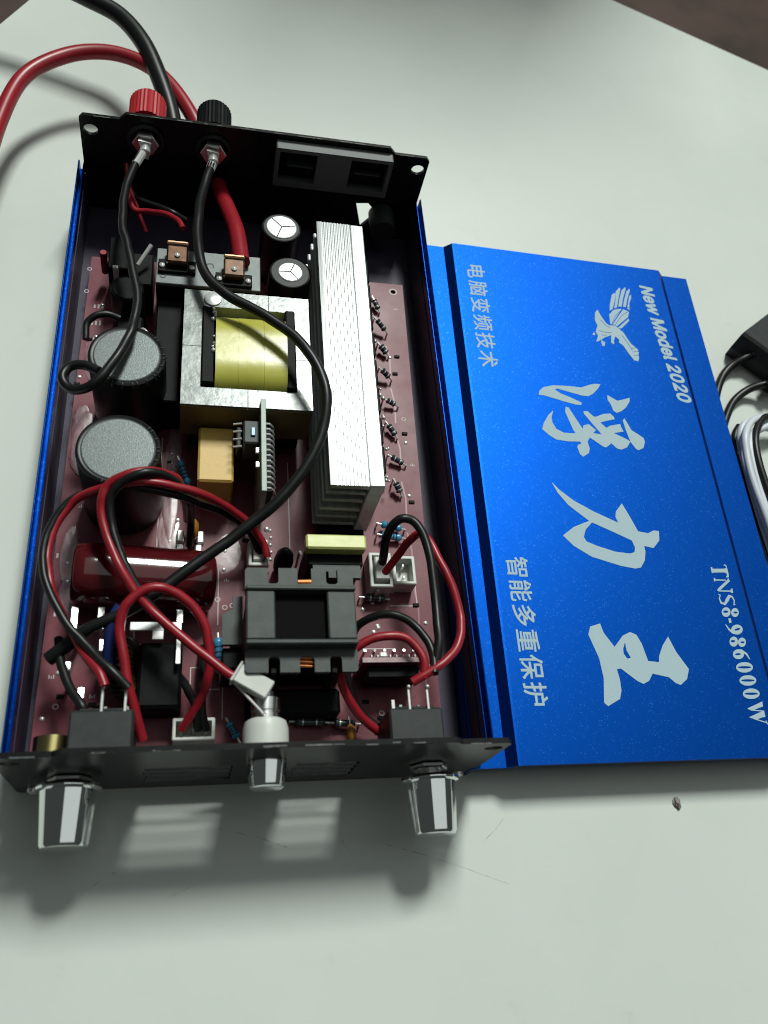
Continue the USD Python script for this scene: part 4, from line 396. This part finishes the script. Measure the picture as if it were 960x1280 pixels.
# main transformer
ring = sbox(-22.7, 95.3, 14.3, 136.8).difference(sbox(-17.4, 101.3, 9.9, 130.8))
slots = unary_union([sbox(-23, 115.6, -17, 115.75), sbox(9, 113.0, 15, 113.15), sbox(-4.2, 95, -4.05, 102), sbox(2.0, 130, 2.15, 137)])
tr = part(INV, 'main_transformer', xy(ring.difference(slots.buffer(.02)), 18, 32), 'steel', False)
part(tr, 'core_side', bx(-22.6, 14.2, 94.9, 95.28, 17.2, 31.4, .1), 'tape_brown', False); part(tr, 'core_side', bx(-22.6, 14.2, 136.82, 137.1, 17.2, 31.4, .1), 'tape_brown', False)
part(tr, 'core_base', bx(-20.5, 12.5, 98, 134, PZ, 17.9, .5), 'black', 25)
part(tr, 'bobbin', cat(bx(-17.3, -13.6, 102.2, 129.6, 17.9, 33.2, .4), bx(6.9, 9.8, 101.6, 130.6, 17.9, 33.4, .4), bx(-13.6, 6.9, 101.5, 130.6, 17.9, 27, .3)), 'black', 25)
th = np.linspace(0, np.pi, 41)
dome = [(114.3 + 14.2 * np.sign(np.cos(t)) * abs(np.cos(t)) ** .55, 20 + 15.6 * np.sin(t) ** .5) for t in th]
part(tr, 'coil', yz(Polygon(dome), -13.45, 6.7), 'yellow', 40)
for xa, k in ((-6.9, .12), (.4, .2)):
    part(tr, 'tape_layer', yz(Polygon([(114.3 + (y - 114.3) * 1.004, z + k * (z > 30)) for y, z in dome]), xa, xa + 7.0 - .4), 'yellow', 40)
part(tr, 'solder_drip', cat(*[orient(trimesh.creation.icosphere(2, .5 + .25 * (k % 2)), 'z', (-14.2 + .3 * (k % 3), y, 33.2)) for k, y in enumerate((129, 127.6, 126.4, 125, 118.6, 116, 114.8, 113.5))]), 'tin', 60)
part(tr, 'core_bolt', lathe([(0, 0), (2.6, 0), (2.5, .5), (1.2, .8), (0, .8)], 'z', (-14.5, 133.6, 32)), 'silver')

# film and electrolytic capacitors
part(INV, 'film_capacitor', bx(-17.4, -7.5, 76.4, 94.4, PZ, 22.5, .6), 'orange_cap', 25, 'yellow box film capacitor')
sph = trimesh.creation.icosphere(5); dv = sph.vertices / (18.3, 8.4, 8.4)
qq = (np.abs(dv[:, 1]) ** 2.25 + np.abs(dv[:, 2]) ** 2.25) ** (1 / 2.25)
sph.vertices = sph.vertices / ((np.abs(dv[:, 0]) ** 9 + qq ** 9) ** (1 / 9))[:, None] 
sph.apply_transform(trimesh.transformations.rotation_matrix(.125, (0, 1, 0))); sph.apply_translation((-30.3, 49.6, PZ + 9.2))
rc = part(INV, 'film_capacitor', sph, 'dark_red', True, 'glossy maroon film capacitor')
for x in (-42, -18): part(rc, 'lead', bar((x, 49, PZ), (x, 49, PZ + 1.5), .4), 'tin')
part(INV, 'film_capacitor', bx(-31.2, -23.4, 103, 141.4, PZ, 21.5, .5), 'black', 25, 'black box capacitor beside the transformer')
def can(cx, cy, r, z, m, topm, rim=1.1, wrinkles=True):
    c = part(INV, 'electrolytic_capacitor', lathe([(0, PZ), (r * .96, PZ), (r, PZ + .8), (r, z - 1.0), (r * .985, z - .25), (r - rim * .5, z), (r - rim, z - .3), (0, z - .3)], 'z', (cx, cy, 0), 64), m, 40)
    part(c, 'can_top', lathe([(0, z - .29), (r - rim - .05, z - .29), (r - rim - .05, z - .12), (r - rim - .35, z + .05), (0, z + .12)], 'z', (cx, cy, 0), 64), topm, 25)
    if wrinkles:
        for k in range(13):
            a = -1.9 + .22 * k + .05 * (k % 3); q = r - .5
            part(c, 'sleeve_fold', tube([(cx + (q - .5) * math.cos(a), cy + (q - .5) * math.sin(a), z + .02), (cx + (q + .1) * math.cos(a), cy + (q + .1) * math.sin(a), z + .1), (cx + (r + .1) * math.cos(a), cy + (r + .1) * math.sin(a), z - 1.4)], .16, 8, False), 'grey', 40)
    return c
can(-37.3, 107.6, 10.4, 36, 'black_soft', 'grey_top', 1.5); can(-37.6, 77.3, 10.7, 36, 'black_soft', 'grey_top', 1.4)
for cx, cy, r, rv, rot in ((7.2, 170.3, 6.6, 5.0, .2), (9.6, 151, 6.8, 3.9, 1.2)):
    c = can(cx, cy, r, 28, 'black_soft', 'dark_grey', .5, False)
    v = part(c, 'vent_cap', lathe([(0, 0), (rv, 0), (rv, .25), (rv - .3, .4), (0, .42)], 'z', (cx, cy, 28.0), 48), 'silver', 25)
    part(v, 'vent_groove', cat(*[bar((cx, cy, 28.42), (cx + .92 * rv * math.cos(rot + k * 2.09), cy + .92 * rv * math.sin(rot + k * 2.09), 28.42), .2, 6) for k in range(3)]), 'groove')

# relay with two copper terminals
rl = part(INV, 'relay', bx(-31.5, 0, 141.8, 156.2, PZ, 26.6, .4), 'black', 25)
part(rl, 'top_plate', bx(-31.6, .1, 142.0, 156.2, 26.62, 28, .2), 'grey_plate', 20)
part(rl, 'end_ring', xy(Point(-29.5, 145).buffer(1).difference(Point(-29.5, 145).buffer(.65)), 28.0, 28.12), 'groove', False)
for x, y, m in ((-8.2, 146.8, 'copper'), (-25.4, 150.2, 'dark_copper')):
    part(rl, 'terminal_base', bx(x - 5.6, x + 5.6, y - 4.4, y + .6, 28.02, 29.2, .2), 'black', 25)
    t = part(rl, 'copper_terminal', cat(bx(x - 3.2, x + 3.2, y - 2.6, y + 4.8, 29.2, 31.6, .5)), m, 25)
    part(t, 'bent_edge', bx(x - 3.25, x + 3.25, y + 4.2, y + 5.4, 31.2, 32.5, .4), 'copper_edge', 25)
    for dx in (-4.4, 0, 4.4):
        part(rl, 'terminal_screw', lathe([(0, 0), (.9, 0), (.85, .5), (.4, .75), (0, .8)], 'z', (x + dx, y - 2.4 + (dx == 0) * 2.4, 29.25 + (dx == 0) * 2.3), 16), 'tin')
part(rl, 'hook_mark', xy(Point(-15.5, 150.5).buffer(1.3).difference(Point(-15.5, 150.5).buffer(.9)).intersection(sbox(-17, 150, -12, 153)), 28.0, 28.1), 'groove', False)

# dark parts in the back left corner
d1 = part(INV, 'power_diode', bx(-46.5, -40.5, 151, 164, PZ, 23, .4), 'black', 25)
part(d1, 'metal_tab', bx(-44.8, -43.2, 149.6, 150.9, PZ, 24.5, .2), 'tin', 25); part(d1, 'red_sleeve', cyl(1.1, 9, 'z', (-48.6, 160, 11)), 'red')
part(INV, 'power_diode', bx(-39.5, -33.0, 147, 160, PZ, 21, .4), 'black', 25); part(INV, 'power_diode', bx(-43, -35, 122, 136, PZ, 19, .6), 'black', 25)
can(-40.0, 141.5, 5.0, 25, 'black_soft', 'black', .6, False)
part(INV, 'lead_strip', bar((-37.4, 152, 24), (-33.5, 158, 27), .7), 'tin'); part(INV, 'wire_loop', tube([(-34, 121.5, 23), (-33.0, 124, 25), (-34.6, 126, 25), (-36, 124.5, 23)], .5), 'tin')

# green-grey daughter board standing on edge, with its chip pins
gb = part(INV, 'daughter_board', bx(-.7, .7, 67.5, 97.2, PZ, 34, .1), 'green_board', False, 'pale green circuit board standing on edge')
part(gb, 'chip', bx(-5.2, -.75, 84.5, 92.0, 21.5, 30.5, .4), 'grey', 25); part(gb, 'chip_lug', bx(-3.2, -2.0, 86.6, 89.4, 30.5, 31.1, .2), 'blue_body', 25)
part(gb, 'chip', bx(-7.0, -5.6, 84.8, 92.0, 19, 27, .3), 'dark_grey', 25); part(gb, 'chip', bx(.75, 2.9, 71, 94, 14, 27, .3), 'black', 25)
for k in range(13):
    y = 71.5 + 1.75 * k
    part(gb, 'chip_pin', tube([(.8, y, 28.4), (2.2, y, 28.4), (3.2, y - .1, 27.2), (3.6, y - .1, 25.5)], .32, 8, False), 'tin')
for k in range(4): part(gb, 'chip_pin', bar((-5.6, 84.2 + 2.5 * k, 29), (-8.0, 84.2 + 2.5 * k, 28.4), .3), 'tin')
for x, y in ((-1.6, 82.0), (-1.6, 77.5)): part(gb, 'solder_joint', bx(x - .5, x + .8, y - 1, y + 1, 30, 31, .3), 'tin', 40)
for k in range(5): part(INV, 'header_pin', orient(trimesh.creation.icosphere(2, .55), 'z', (3.6 + .2 * (k % 2), 67.5 - 2.3 * k, 10.5)), 'tin', 60)
for x, y in ((-2.6, 66.5), (-2.8, 64.4), (2.4, 66.6), (2.2, 62.5)): part(gb, 'solder_joint', orient(trimesh.creation.icosphere(2, .85), 'z', (x, y, 13)), 'tin', 60)

# black driver transformer at the front
bt = part(INV, 'driver_transformer', cat(bx(-4.0, 21.5, 22.5, 41.5, PZ, 30.9, .5)), 'black', 25, 'black notched transformer with grey bobbin')
part(bt, 'bobbin_face', bx(-4.9, 2.1, 25.6, 38.2, 30.9, 36, .35), 'grey', 25); part(bt, 'bobbin_face', bx(15.1, 22.2, 25.6, 38.2, 30.9, 36, .35), 'grey', 25)
part(bt, 'core_tape', bx(2.1, 15.1, 25.55, 38.35, 30.92, 33.4, .3), 'void_black', 25)
part(bt, 'bobbin_lip', bx(-5.0, 22.4, 24.3, 25.5, 31, 36.5, .3), 'grey', 25); part(bt, 'bobbin_lip', bx(-5.0, 22.4, 38.4, 39.5, 31, 36.5, .3), 'grey', 25)
def notched(y0, y1, back):
    p = sbox(-5.0, y0, 22.6, y1).buffer(-.9).buffer(.9)
    for a, b in ((.6, 3.4), (8.2, 11.8), (15.6, 18.6)):
        n = sbox(a, y0 + 2.0, b, y1 + 3) if back else sbox(a, y0 - 3, b, y1 - 2.0)
        p = p.difference(n.buffer(-.9).buffer(.9))
    return xy(p.buffer(.15).buffer(-.15), 30.8, 32.6)
part(bt, 'pin_rail', notched(39.5, 45.8, True), 'grey', False); part(bt, 'pin_rail', notched(18.4, 24.3, False), 'grey', False)
for k in range(3): part(bt, 'copper_turn', bar((8.3, 22.3 - .85 * k, 31.6 - .55 * k), (11.7, 22.2 - .85 * k, 31.6 - .55 * k), .40), 'copper_wire', 40)
part(bt, 'copper_turn', bar((8.3, 42.0, 32.2), (11.7, 42.2, 32.2), .75), 'copper_wire', 40)
sf = part(bt, 'side_flange', cat(xy(Polygon([(-10.2, 28), (-5.1, 28), (-5.1, 41), (-7.6, 41), (-7.6, 37.5), (-10.2, 36)]), 23.6, 25.2), bx(-8, -5.2, 28, 30.2, 12, 23.5, .3)), 'grey', False)
part(sf, 'flange_shade', bx(-10.0, -5.2, 22.5, 27.9, PZ, 23.0, .3), 'black', 25)
for x in (2, 17): part(bt, 'pin_post', bx(x - .8, x + .8, 18.6, 20.2, PZ, 30.7, .3), 'black', 25)

# small yellow transformer
st = part(INV, 'small_transformer', bx(12.2, 27.4, 50.5, 58.0, PZ, 24.4, .4), 'black', 25, 'small transformer wrapped in pale yellow tape')
part(st, 'tape_wrap', bx(11.4, 27.8, 53.6, 57.9, 24.4, 28.6, .5), 'pale_yellow', 25)
part(st, 'bobbin', xy(sbox(13.6, 47.0, 26.6, 52.2).difference(unary_union([sbox(16.6, 46, 17.8, 48.8), sbox(21.6, 46, 22.8, 48.8)])), 22.6, 24.2), 'grey', False)
part(INV, 'thermistor', lathe([(0, 7), (1.6, 7), (2.5, 9), (2.75, 13), (2.4, 17), (1.4, 19.6), (.5, 20.6), (0, 20.8)], 'z', (7.0, 56.6, 0)), 'black', 50)
part(INV, 'lead_strip', tube([(11.2, 57.5, PZ), (11.0, 57.5, 17), (11.1, 56.0, 20)], .35), 'tin')

# white plugs and sockets
def socket(x0, x1, y0, y1, z1, w=.9, pins=2, along='y'):
    s = man(bx(x0, x1, y0, y1, PZ, z1, .25)) - man(trimesh.creation.box(bounds=((x0 + w, y0 + w, PZ + 2), (x1 - w, y1 - w, z1 + 2))))
    k = part(INV, 'plug_socket', s, 'white', 25)
    for i in range(pins):
        f = (i + .5) / pins; c = ((x0 + x1) / 2, y0 + w + (y1 - y0 - 2 * w) * f) if along == 'y' else (x0 + w + (x1 - x0 - 2 * w) * f, (y0 + y1) / 2)
        part(k, 'contact_pin', bx(c[0] - .35, c[0] + .35, c[1] - .35, c[1] + .35, PZ + 2, z1 - 1, .1), 'tin', False)
    return k
a = socket(31.4, 38.0, 48.6, 59.4, 14.5); part(a, 'housing', bx(32.8, 37.0, 50.6, 57.6, 11, 15.6, .3), 'white', 25); part(a, 'key_rib', bx(33.2, 34.2, 47.9, 48.55, 8, 13, .15), 'white', 25)
socket(38.6, 45.4, 50.2, 59.2, 13.0)
b = socket(-21.6, -11.2, 7.0, 12.6, 14.5, .8, 3, 'x')
c = socket(-2.9, 2.6, 54.6, 62.2, 14.5, .9, 2); part(c, 'housing', bx(-1.6, 1.4, 56.2, 60.6, 11, 14.8, .3), 'white', 25)
pl = bx(-4.0, 4.9, -2.35, 2.35, -1.7, 1.8, .25); R = trimesh.transformations.rotation_matrix(math.radians(-31), (0, 0, 1)); 
pl.apply_transform(R); pl.apply_translation((-3.2, 16.9, 30)); pg = part(INV, 'wire_plug', pl, 'white', 25)
rb = bx(-4.6, -4.0, -2.75, 2.75, -1.9, 2.1, .2); rb.apply_transform(R); rb.apply_translation((-3.2, 16.9, 30)); part(pg, 'collar', rb, 'white', 25)

# choke, metal tabs, small pieces
tor = trimesh.creation.torus(5.2, 2.3, 48, 20); RT = trimesh.transformations.rotation_matrix(1.35, (0, 1, 0)); tor.apply_transform(RT); tor.apply_translation((-33.6, 25.5, 14.2)); ck = part(INV, 'toroid_choke', tor, 'black', 60)
tt = np.linspace(0, 2 * np.pi, 721)[:-1]; cp = np.c_[(5.2 + 2.6 * np.cos(30 * tt)) * np.cos(tt), (5.2 + 2.6 * np.cos(30 * tt)) * np.sin(tt), 2.6 * np.sin(30 * tt)] @ RT[:3, :3].T + (-33.6, 25.5, 14.2)
part(ck, 'winding', tube(cp, .42, 7, False), 'dark_coil', 60)
part(INV, 'dark_housing', bx(-30.5, -19.8, 14.5, 31.5, PZ, 17.2, .8), 'black', 25)
part(INV, 'dark_housing', bx(-3.5, 21.0, 12.8, 19.8, PZ, 14.0, .8), 'black', 25)
bkm = cat(bx(-33.0, -20.2, 34.0, 36.4, 18.2, 18.8, .12), bx(-27.4, -24.6, 31.4, 34.0, 18.2, 18.8, .12), bx(-21.4, -20.2, 24.6, 34.0, 18.2, 18.8, .12), bx(-33, -32.2, 34, 36.4, PZ, 18.2, .12))
bkm.apply_transform(trimesh.transformations.rotation_matrix(-.14, (1, 0, 0), (-26, 34, 18))); part(INV, 'metal_bracket', bkm, 'tin', 25)
for x, y0, y1, z in ((-46.6, 33.6, 40.6, 18.6), (-40.2, 34.2, 40.6, 18.6), (-39.4, 28.8, 32.2, 17.4), (-47.6, 23.6, 27.2, 15.0), (-20.8, 36.2, 40.0, 18), (-44.2, 18.5, 21.5, 12)):
    tbm = bx(x - .85, x + .85, y0, y1, z, z + .55, .15); tbm.apply_transform(trimesh.transformations.rotation_matrix(-.125, (1, 0, 0), (x, y0, z))); tbm.apply_transform(trimesh.transformations.rotation_matrix(.165, (0, 1, 0), (x, y0, z)))
    part(INV, 'terminal_tab', cat(tbm, bx(x - .6, x + .6, y0 + .1, y0 + .6, PZ, z + .2, .15)), 'tin', 25)
part(INV, 'ceramic_capacitor', lathe([(0, -1.1), (1.8, -1.0), (2.9, -.3), (3.0, .1), (1.8, 1.0), (0, 1.1)], 'x', (-17.6, 66.8, 11.5)), 'ceramic', 60)
for x, y in ((-21.6, 66.2), (-16.0, 66.0), (-21.8, 61.8), (-16.4, 61.6)): part(INV, 'solder_tab', bx(x - 1.0, x + 1.0, y - 2, y + 2, PZ, 8.6, .4), 'tin', 30)
part(INV, 'ceramic_capacitor', lathe([(0, -1.1), (1.8, -1.0), (2.4, -.3), (2.5, .1), (1.8, 1.0), (0, 1.1)], 'x', (23.5, 8.0, 12.5)), 'ceramic', 60)

# small maroon board standing behind the right switch
sb = part(INV, 'daughter_board', bx(26.2, 43.4, 24.4, 25.9, PZ, 20.5, .1), 'pcb', False, 'small maroon circuit board standing on edge')
part(sb, 'board_rim', bx(26.2, 43.4, 24.45, 25.85, 20.52, 20.8, .05), 'glue', False)
for k in range(6): part(sb, 'header_pin', bar((28.0 + 2.7 * k, 28.6, 9), (28.0 + 2.7 * k, 29.2, 16.5), .42), 'tin')
for k in range(8): part(sb, 'solder_joint', bx(28.6 + 1.7 * k, 29.2 + 1.7 * k, 26.0, 26.9, 18.4, 20.2, .2), 'tin', 40)
part(sb, 'chip', bx(28, 42, 21.2, 24.3, 9, 18, .3), 'black', 25); part(sb, 'chip', bx(31.0, 33.2, 26.0, 27.6, 17.6, 20.4, .3), 'tin', 25)

# terminals, posts and outlet in the back panel
def post(x, z, r, m, y0):
    n = 30; pr = [(r * (1 - .035 * (k % 2)) * math.cos(k * math.pi / n), r * (1 - .035 * (k % 2)) * math.sin(k * math.pi / n)) for k in range(2 * n)]
    body = affinity.translate(Polygon(pr), x, z)
    k = part(INV, 'binding_post', cat(xz(body, y0, y0 + 11), axial([(0, 0), (r * .96, 0), (r * .85, 1.2), (r * .6, 1.8), (0, 1.8)], x, z, y0 + 11, 1, 40), acyl(r * .72, x, z, 200.7, y0 + .01)), m, 25)
    part(k, 'inner_nut', acyl(4.4, x, z - 1.4, 196.6, 199.3, 6, .3), 'turned', 20); part(k, 'ring_collar', axial([(4.8, 0), (5.9, 0), (5.9, .7), (4.8, .7), (4.8, 0)], x, z - 1.4, 198.5, 1, 32), 'dark_grey')
    part(k, 'solder_lug', cat(acyl(1.7, x, z - 1.4, 192.6, 196.5, 20), hull([(x - 2.2, 195.4, z + 1.2), (x + 2.0, 195.2, z + .6), (x - .6, 193.2, z - 4.0), (x + 1.0, 193.2, z - 4.0), (x - 1.6, 196, z + 1.2), (x + 1.6, 196, z + .6)])), 'tin', 30)
post(-37.2, 33.6, 6.0, 'red_cap', 204.0); post(-15.4, 33.0, 5.8, 'black', 204.0)
fr = sbox(5.0, 23.2, 45.0, 38.8).buffer(-.6).buffer(.6).difference(unary_union([sbox(6.4, 25.4, 19.0, 37.4), sbox(30.6, 25.4, 43.5, 37.4)]))
oc = part(INV, 'outlet_socket', xz(fr, 195.2, 199.35), 'grey_dim', False)
part(oc, 'outlet_back', bx(6.2, 43.8, 198.2, 199.3, 25.2, 37.6, .1), 'black', False)
for x0, x1 in ((9, 18.2), (32.4, 41.6)): part(oc, 'contact_blade', bx(x0, x1, 196, 198.1, 31.2, 31.8, .1), 'grey', False)
part(oc, 'outlet_lens', bx(7.4, 43.4, 201, 202.5, 26, 38, .3), 'black', 25)
part(INV, 'strain_relief', acyl(4.6, 46.0, 12.5, 190, 199.3, 32), 'dark_grey')

# wires inside the box
for name, r, m in (('main_black', 1.5, 'black_wire'), ('left_black', 1.3, 'black_wire'), ('loop_black', 1.0, 'black_wire'), ('red_plug', 1.15, 'red'), ('black_plug', 1.1, 'black_wire'), ('red_left', 1.1, 'red'), ('black_left', 1.05, 'black_wire'),
                   ('black_switch', 1.1, 'black_wire'), ('red_switch', 1.2, 'red'), ('blue_coil', 1.3, 'blue_wire'), ('black_header', 1.1, 'black_wire'), ('black_header_two', 1.1, 'black_wire'), ('right_black', 1.25, 'black_wire'), ('right_red', 1.15, 'red'),
                   ('arc_black', 1.1, 'black_wire'), ('arc_red', 1.15, 'red'), ('low_black', 1.0, 'black_wire'), ('back_red', .95, 'red'), ('back_red_two', .8, 'red'), ('back_black', .9, 'black_wire')):
    colour = 'red' if 'red' in name else 'blue' if 'blue' in name else 'black'
    pts = WIRES[name]; sd = sum(map(ord, name)); q = spline(pts, 7); amp = np.minimum(1, np.minimum(np.arange(len(q)), np.arange(len(q))[::-1]) / 8.)[:, None]
    q = q + amp * .55 * (np.stack([meshkit.fbm(q / 9. + sd + 7 * c, 3) for c in range(3)], -1) - .5) * 2 * (.6 if name == 'main_black' else 1)
    w = part(INV, colour + '_wire', tube(q, r * (1 + .05 * (meshkit.noise(q / 3. + sd) - .5)), 16, False), m, 60)
    if name in ('main_black', 'left_black'):
        part(w, 'bare_end', tube(pts[:3], [.55] * 15, 10) if False else bar(pts[0], np.array(pts[0]) + (np.array(pts[1]) - np.array(pts[0])) * .9, r * 1.04), 'tin')
    if name == 'main_black':
        e = np.array(pts[-1]); d = e - np.array(pts[-2]); d /= np.linalg.norm(d); part(w, 'cable_sleeve', tube([e - d * 10, e - d * 5, e + d * .4], 1.75, 16), 'black_wire', 60)

# ------------------------------------------------------------------ thick cables outside
wr = part('/World', 'power_cable', tube(WIRES['inner_red_cable'][::-1] + WIRES['outer_red_cable'][1:], 2.65, 24, True, 9), 'red', 60, 'thick red power cable arching away behind the red binding post')
stage.GetPrimAtPath(wr).SetCustomDataByKey('category', 'cable')
wb = part('/World', 'power_cable', tube(WIRES['outer_black_cable'], 3.2, 24, True, 9), 'black_wire', 60, 'thick black power cable crossing over the red cable behind the box')
stage.GetPrimAtPath(wb).SetCustomDataByKey('category', 'cable')

# ------------------------------------------------------------------ the lid lying beside the box
LA, LB, LC_, LD = np.array((69.3, -1.5)), np.array((73.1, 189.0)), np.array((156.9, 185.9)), np.array((153.6, -1.5))
LID = thing('inverter_lid', 'blue sparkling metal lid with pale printed characters and an eagle', 'lid', (112, 94, 0))
def lid_section(pr):                         # section (s, z): s measured across from the left plateau edge, swept from the near to the far end
    out = []
    for near, far in ((LA, LB),):
        un = np.array((.981, -.004)); uf = np.array((.9994, -.0365))
        n = len(pr); v = []
        for base, u in ((near, un), (far, uf)):
            for s, z in pr: v.append((*(base + u * s), z))
        cap = trimesh.creation.triangulate_polygon(Polygon(pr), engine='earcut')
        f = []
        idx = {tuple(np.round(p, 4)): i for i, p in enumerate(pr)}
        m = [idx[tuple(np.round(p, 4))] for p in cap[0]]
        for a, b, c in cap[1]: f += [(m[a], m[b], m[c]), (m[c] + n, m[b] + n, m[a] + n)]
        for i in range(n):
            j = (i + 1) % n; f += [(i, i + n, j + n), (i, j + n, j)]
        t = trimesh.Trimesh(np.array(v), f, process=False); t.fix_normals(); out.append(t)
    return out[0]
W = 84.0
prof = [(-13.2, 0), (-13.2, 8.6), (-12.9, 9.0), (-3.0, 9.0), (-.5, 11.25), (-.38, 11.4), (0, 11.45), (.5, 11.5), (W, 11.5), (W + .3, 11.35), (W + 3.0, 9.0), (W + 13.6, 9.0), (W + 13.9, 8.6), (W + 13.9, 0), (W + 12.7, 0), (W + 12.7, 7.6), (W + 2.4, 7.6), (W - .3, 10.1), (.3, 10.1), (-2.4, 7.6), (-12.0, 7.6), (-12.0, 0)]
lid = part(LID, 'lid_sheet', lid_section(prof), 'blue', 12)
def poly(rs): return Polygon(np.array(rs[0]).reshape(-1, 2) / 100, [np.array(h).reshape(-1, 2) / 100 for h in rs[1:]]).buffer(0)
for k, names in (('large_character', None), ('eagle_emblem', None), ('small_letter', None), ('small_character', None)):
    for g in MARKS[k]:
        if g: part(lid, k, xy(unary_union([poly(r) for r in g]), 11.52, 11.57), 'print', False)

# ------------------------------------------------------------------ adapter, plug and coiled lead at the right
AD = thing('power_adapter', 'black block adapter beside the right edge of the blue lid', 'adapter', (195, 152, 0))
A = np.array((185.0, 156.5)); e1 = np.array((.73, -.68)); e2 = np.array((.80, .60))
def at(p, z): return (p[0], p[1], z)
top = [A, A + e1 * 34, A + e1 * 34 + e2 * 60, A + e2 * 60]; low = [A + (-.8, -1.0), A + e1 * 36 + (-.6, -1.2), A + e1 * 36 + e2 * 60, A + e2 * 60 + (-1.5, .5)]
ab = part(AD, 'adapter_body', hull([at(p + e2 * .3, 11.6) for p in top] + [at(p + e2 * 1.4, 12.4) for p in top] + [at(p, 5) for p in low] + [at(p + e2 * 1.5, 0) for p in low]), 'dark_grey', 20)
cd = part(AD, 'cord', tube(WIRES['adapter_cord'], 1.55, 14), 'black_wire', 60)
e = np.array(WIRES['adapter_cord'][0]); part(AD, 'strain_relief', tube([e + (5, 4, 1.2), e + (2, 1.5, .6), e - (.5, .6, .4)], [2.6] * 7 + [2.4] * 4 + [2.0] * 4, 16), 'black_wire', 60)
PL = thing('cord_plug', 'black barrel plug at the picture edge below the adapter, its cord bending to the lid', 'plug', (203, 141, 0))
part(PL, 'cord', tube(WIRES['plug_cord'], 1.5, 14), 'black_wire', 60); e = np.array(WIRES['plug_cord'][0])
part(PL, 'plug_body', tube([e - (1.5, 1.8, .4), e + (2, 1, 0), e + (9, 4, .5), e + (22, 9, .5)], [2.2] * 6 + [3.4] * 8 + [4.4] * 8, 20), 'black', 60)
CO = thing('coiled_lead', 'loosely coiled black and white lead lying against the lid', 'cable', (186, 104, 0))
for nm in ('coil_white_one', 'coil_white_two', 'coil_white_three', 'coil_white_tail'): part(CO, 'white_strand', tube(WIRES[nm], 1.25, 14), 'white_wire', 60)
for nm in ('coil_black_one', 'coil_black_two'): part(CO, 'black_strand', tube(WIRES[nm], 1.35, 14), 'black_wire', 60)

# ------------------------------------------------------------------ a crumb on the table
cr = trimesh.creation.icosphere(2); cv = cr.vertices * (.55 + .9 * meshkit.noise(cr.vertices * 2.3 + 3)[:, None]); cv[:, 2] = np.maximum(cv[:, 2], -.4)
cr.vertices = cv * (1.1, 1.5, .8) + (119.8, -11.4, .32)
single('crumb', cr, 'crumb', 'tiny grey crumb on the white table just in front of the lid', 'crumb')

# a tall dark cabinet behind the table, just beyond the picture; only its soft shadow reaches the view
cabm = bx(-185, 0, 0, 220, -750, 500, 3); cabm.apply_translation((258, 640, 0))
single('cabinet', cabm, 'cabinet', 'dark cabinet behind the table, throwing the soft shadow at the top of the picture', 'cabinet')
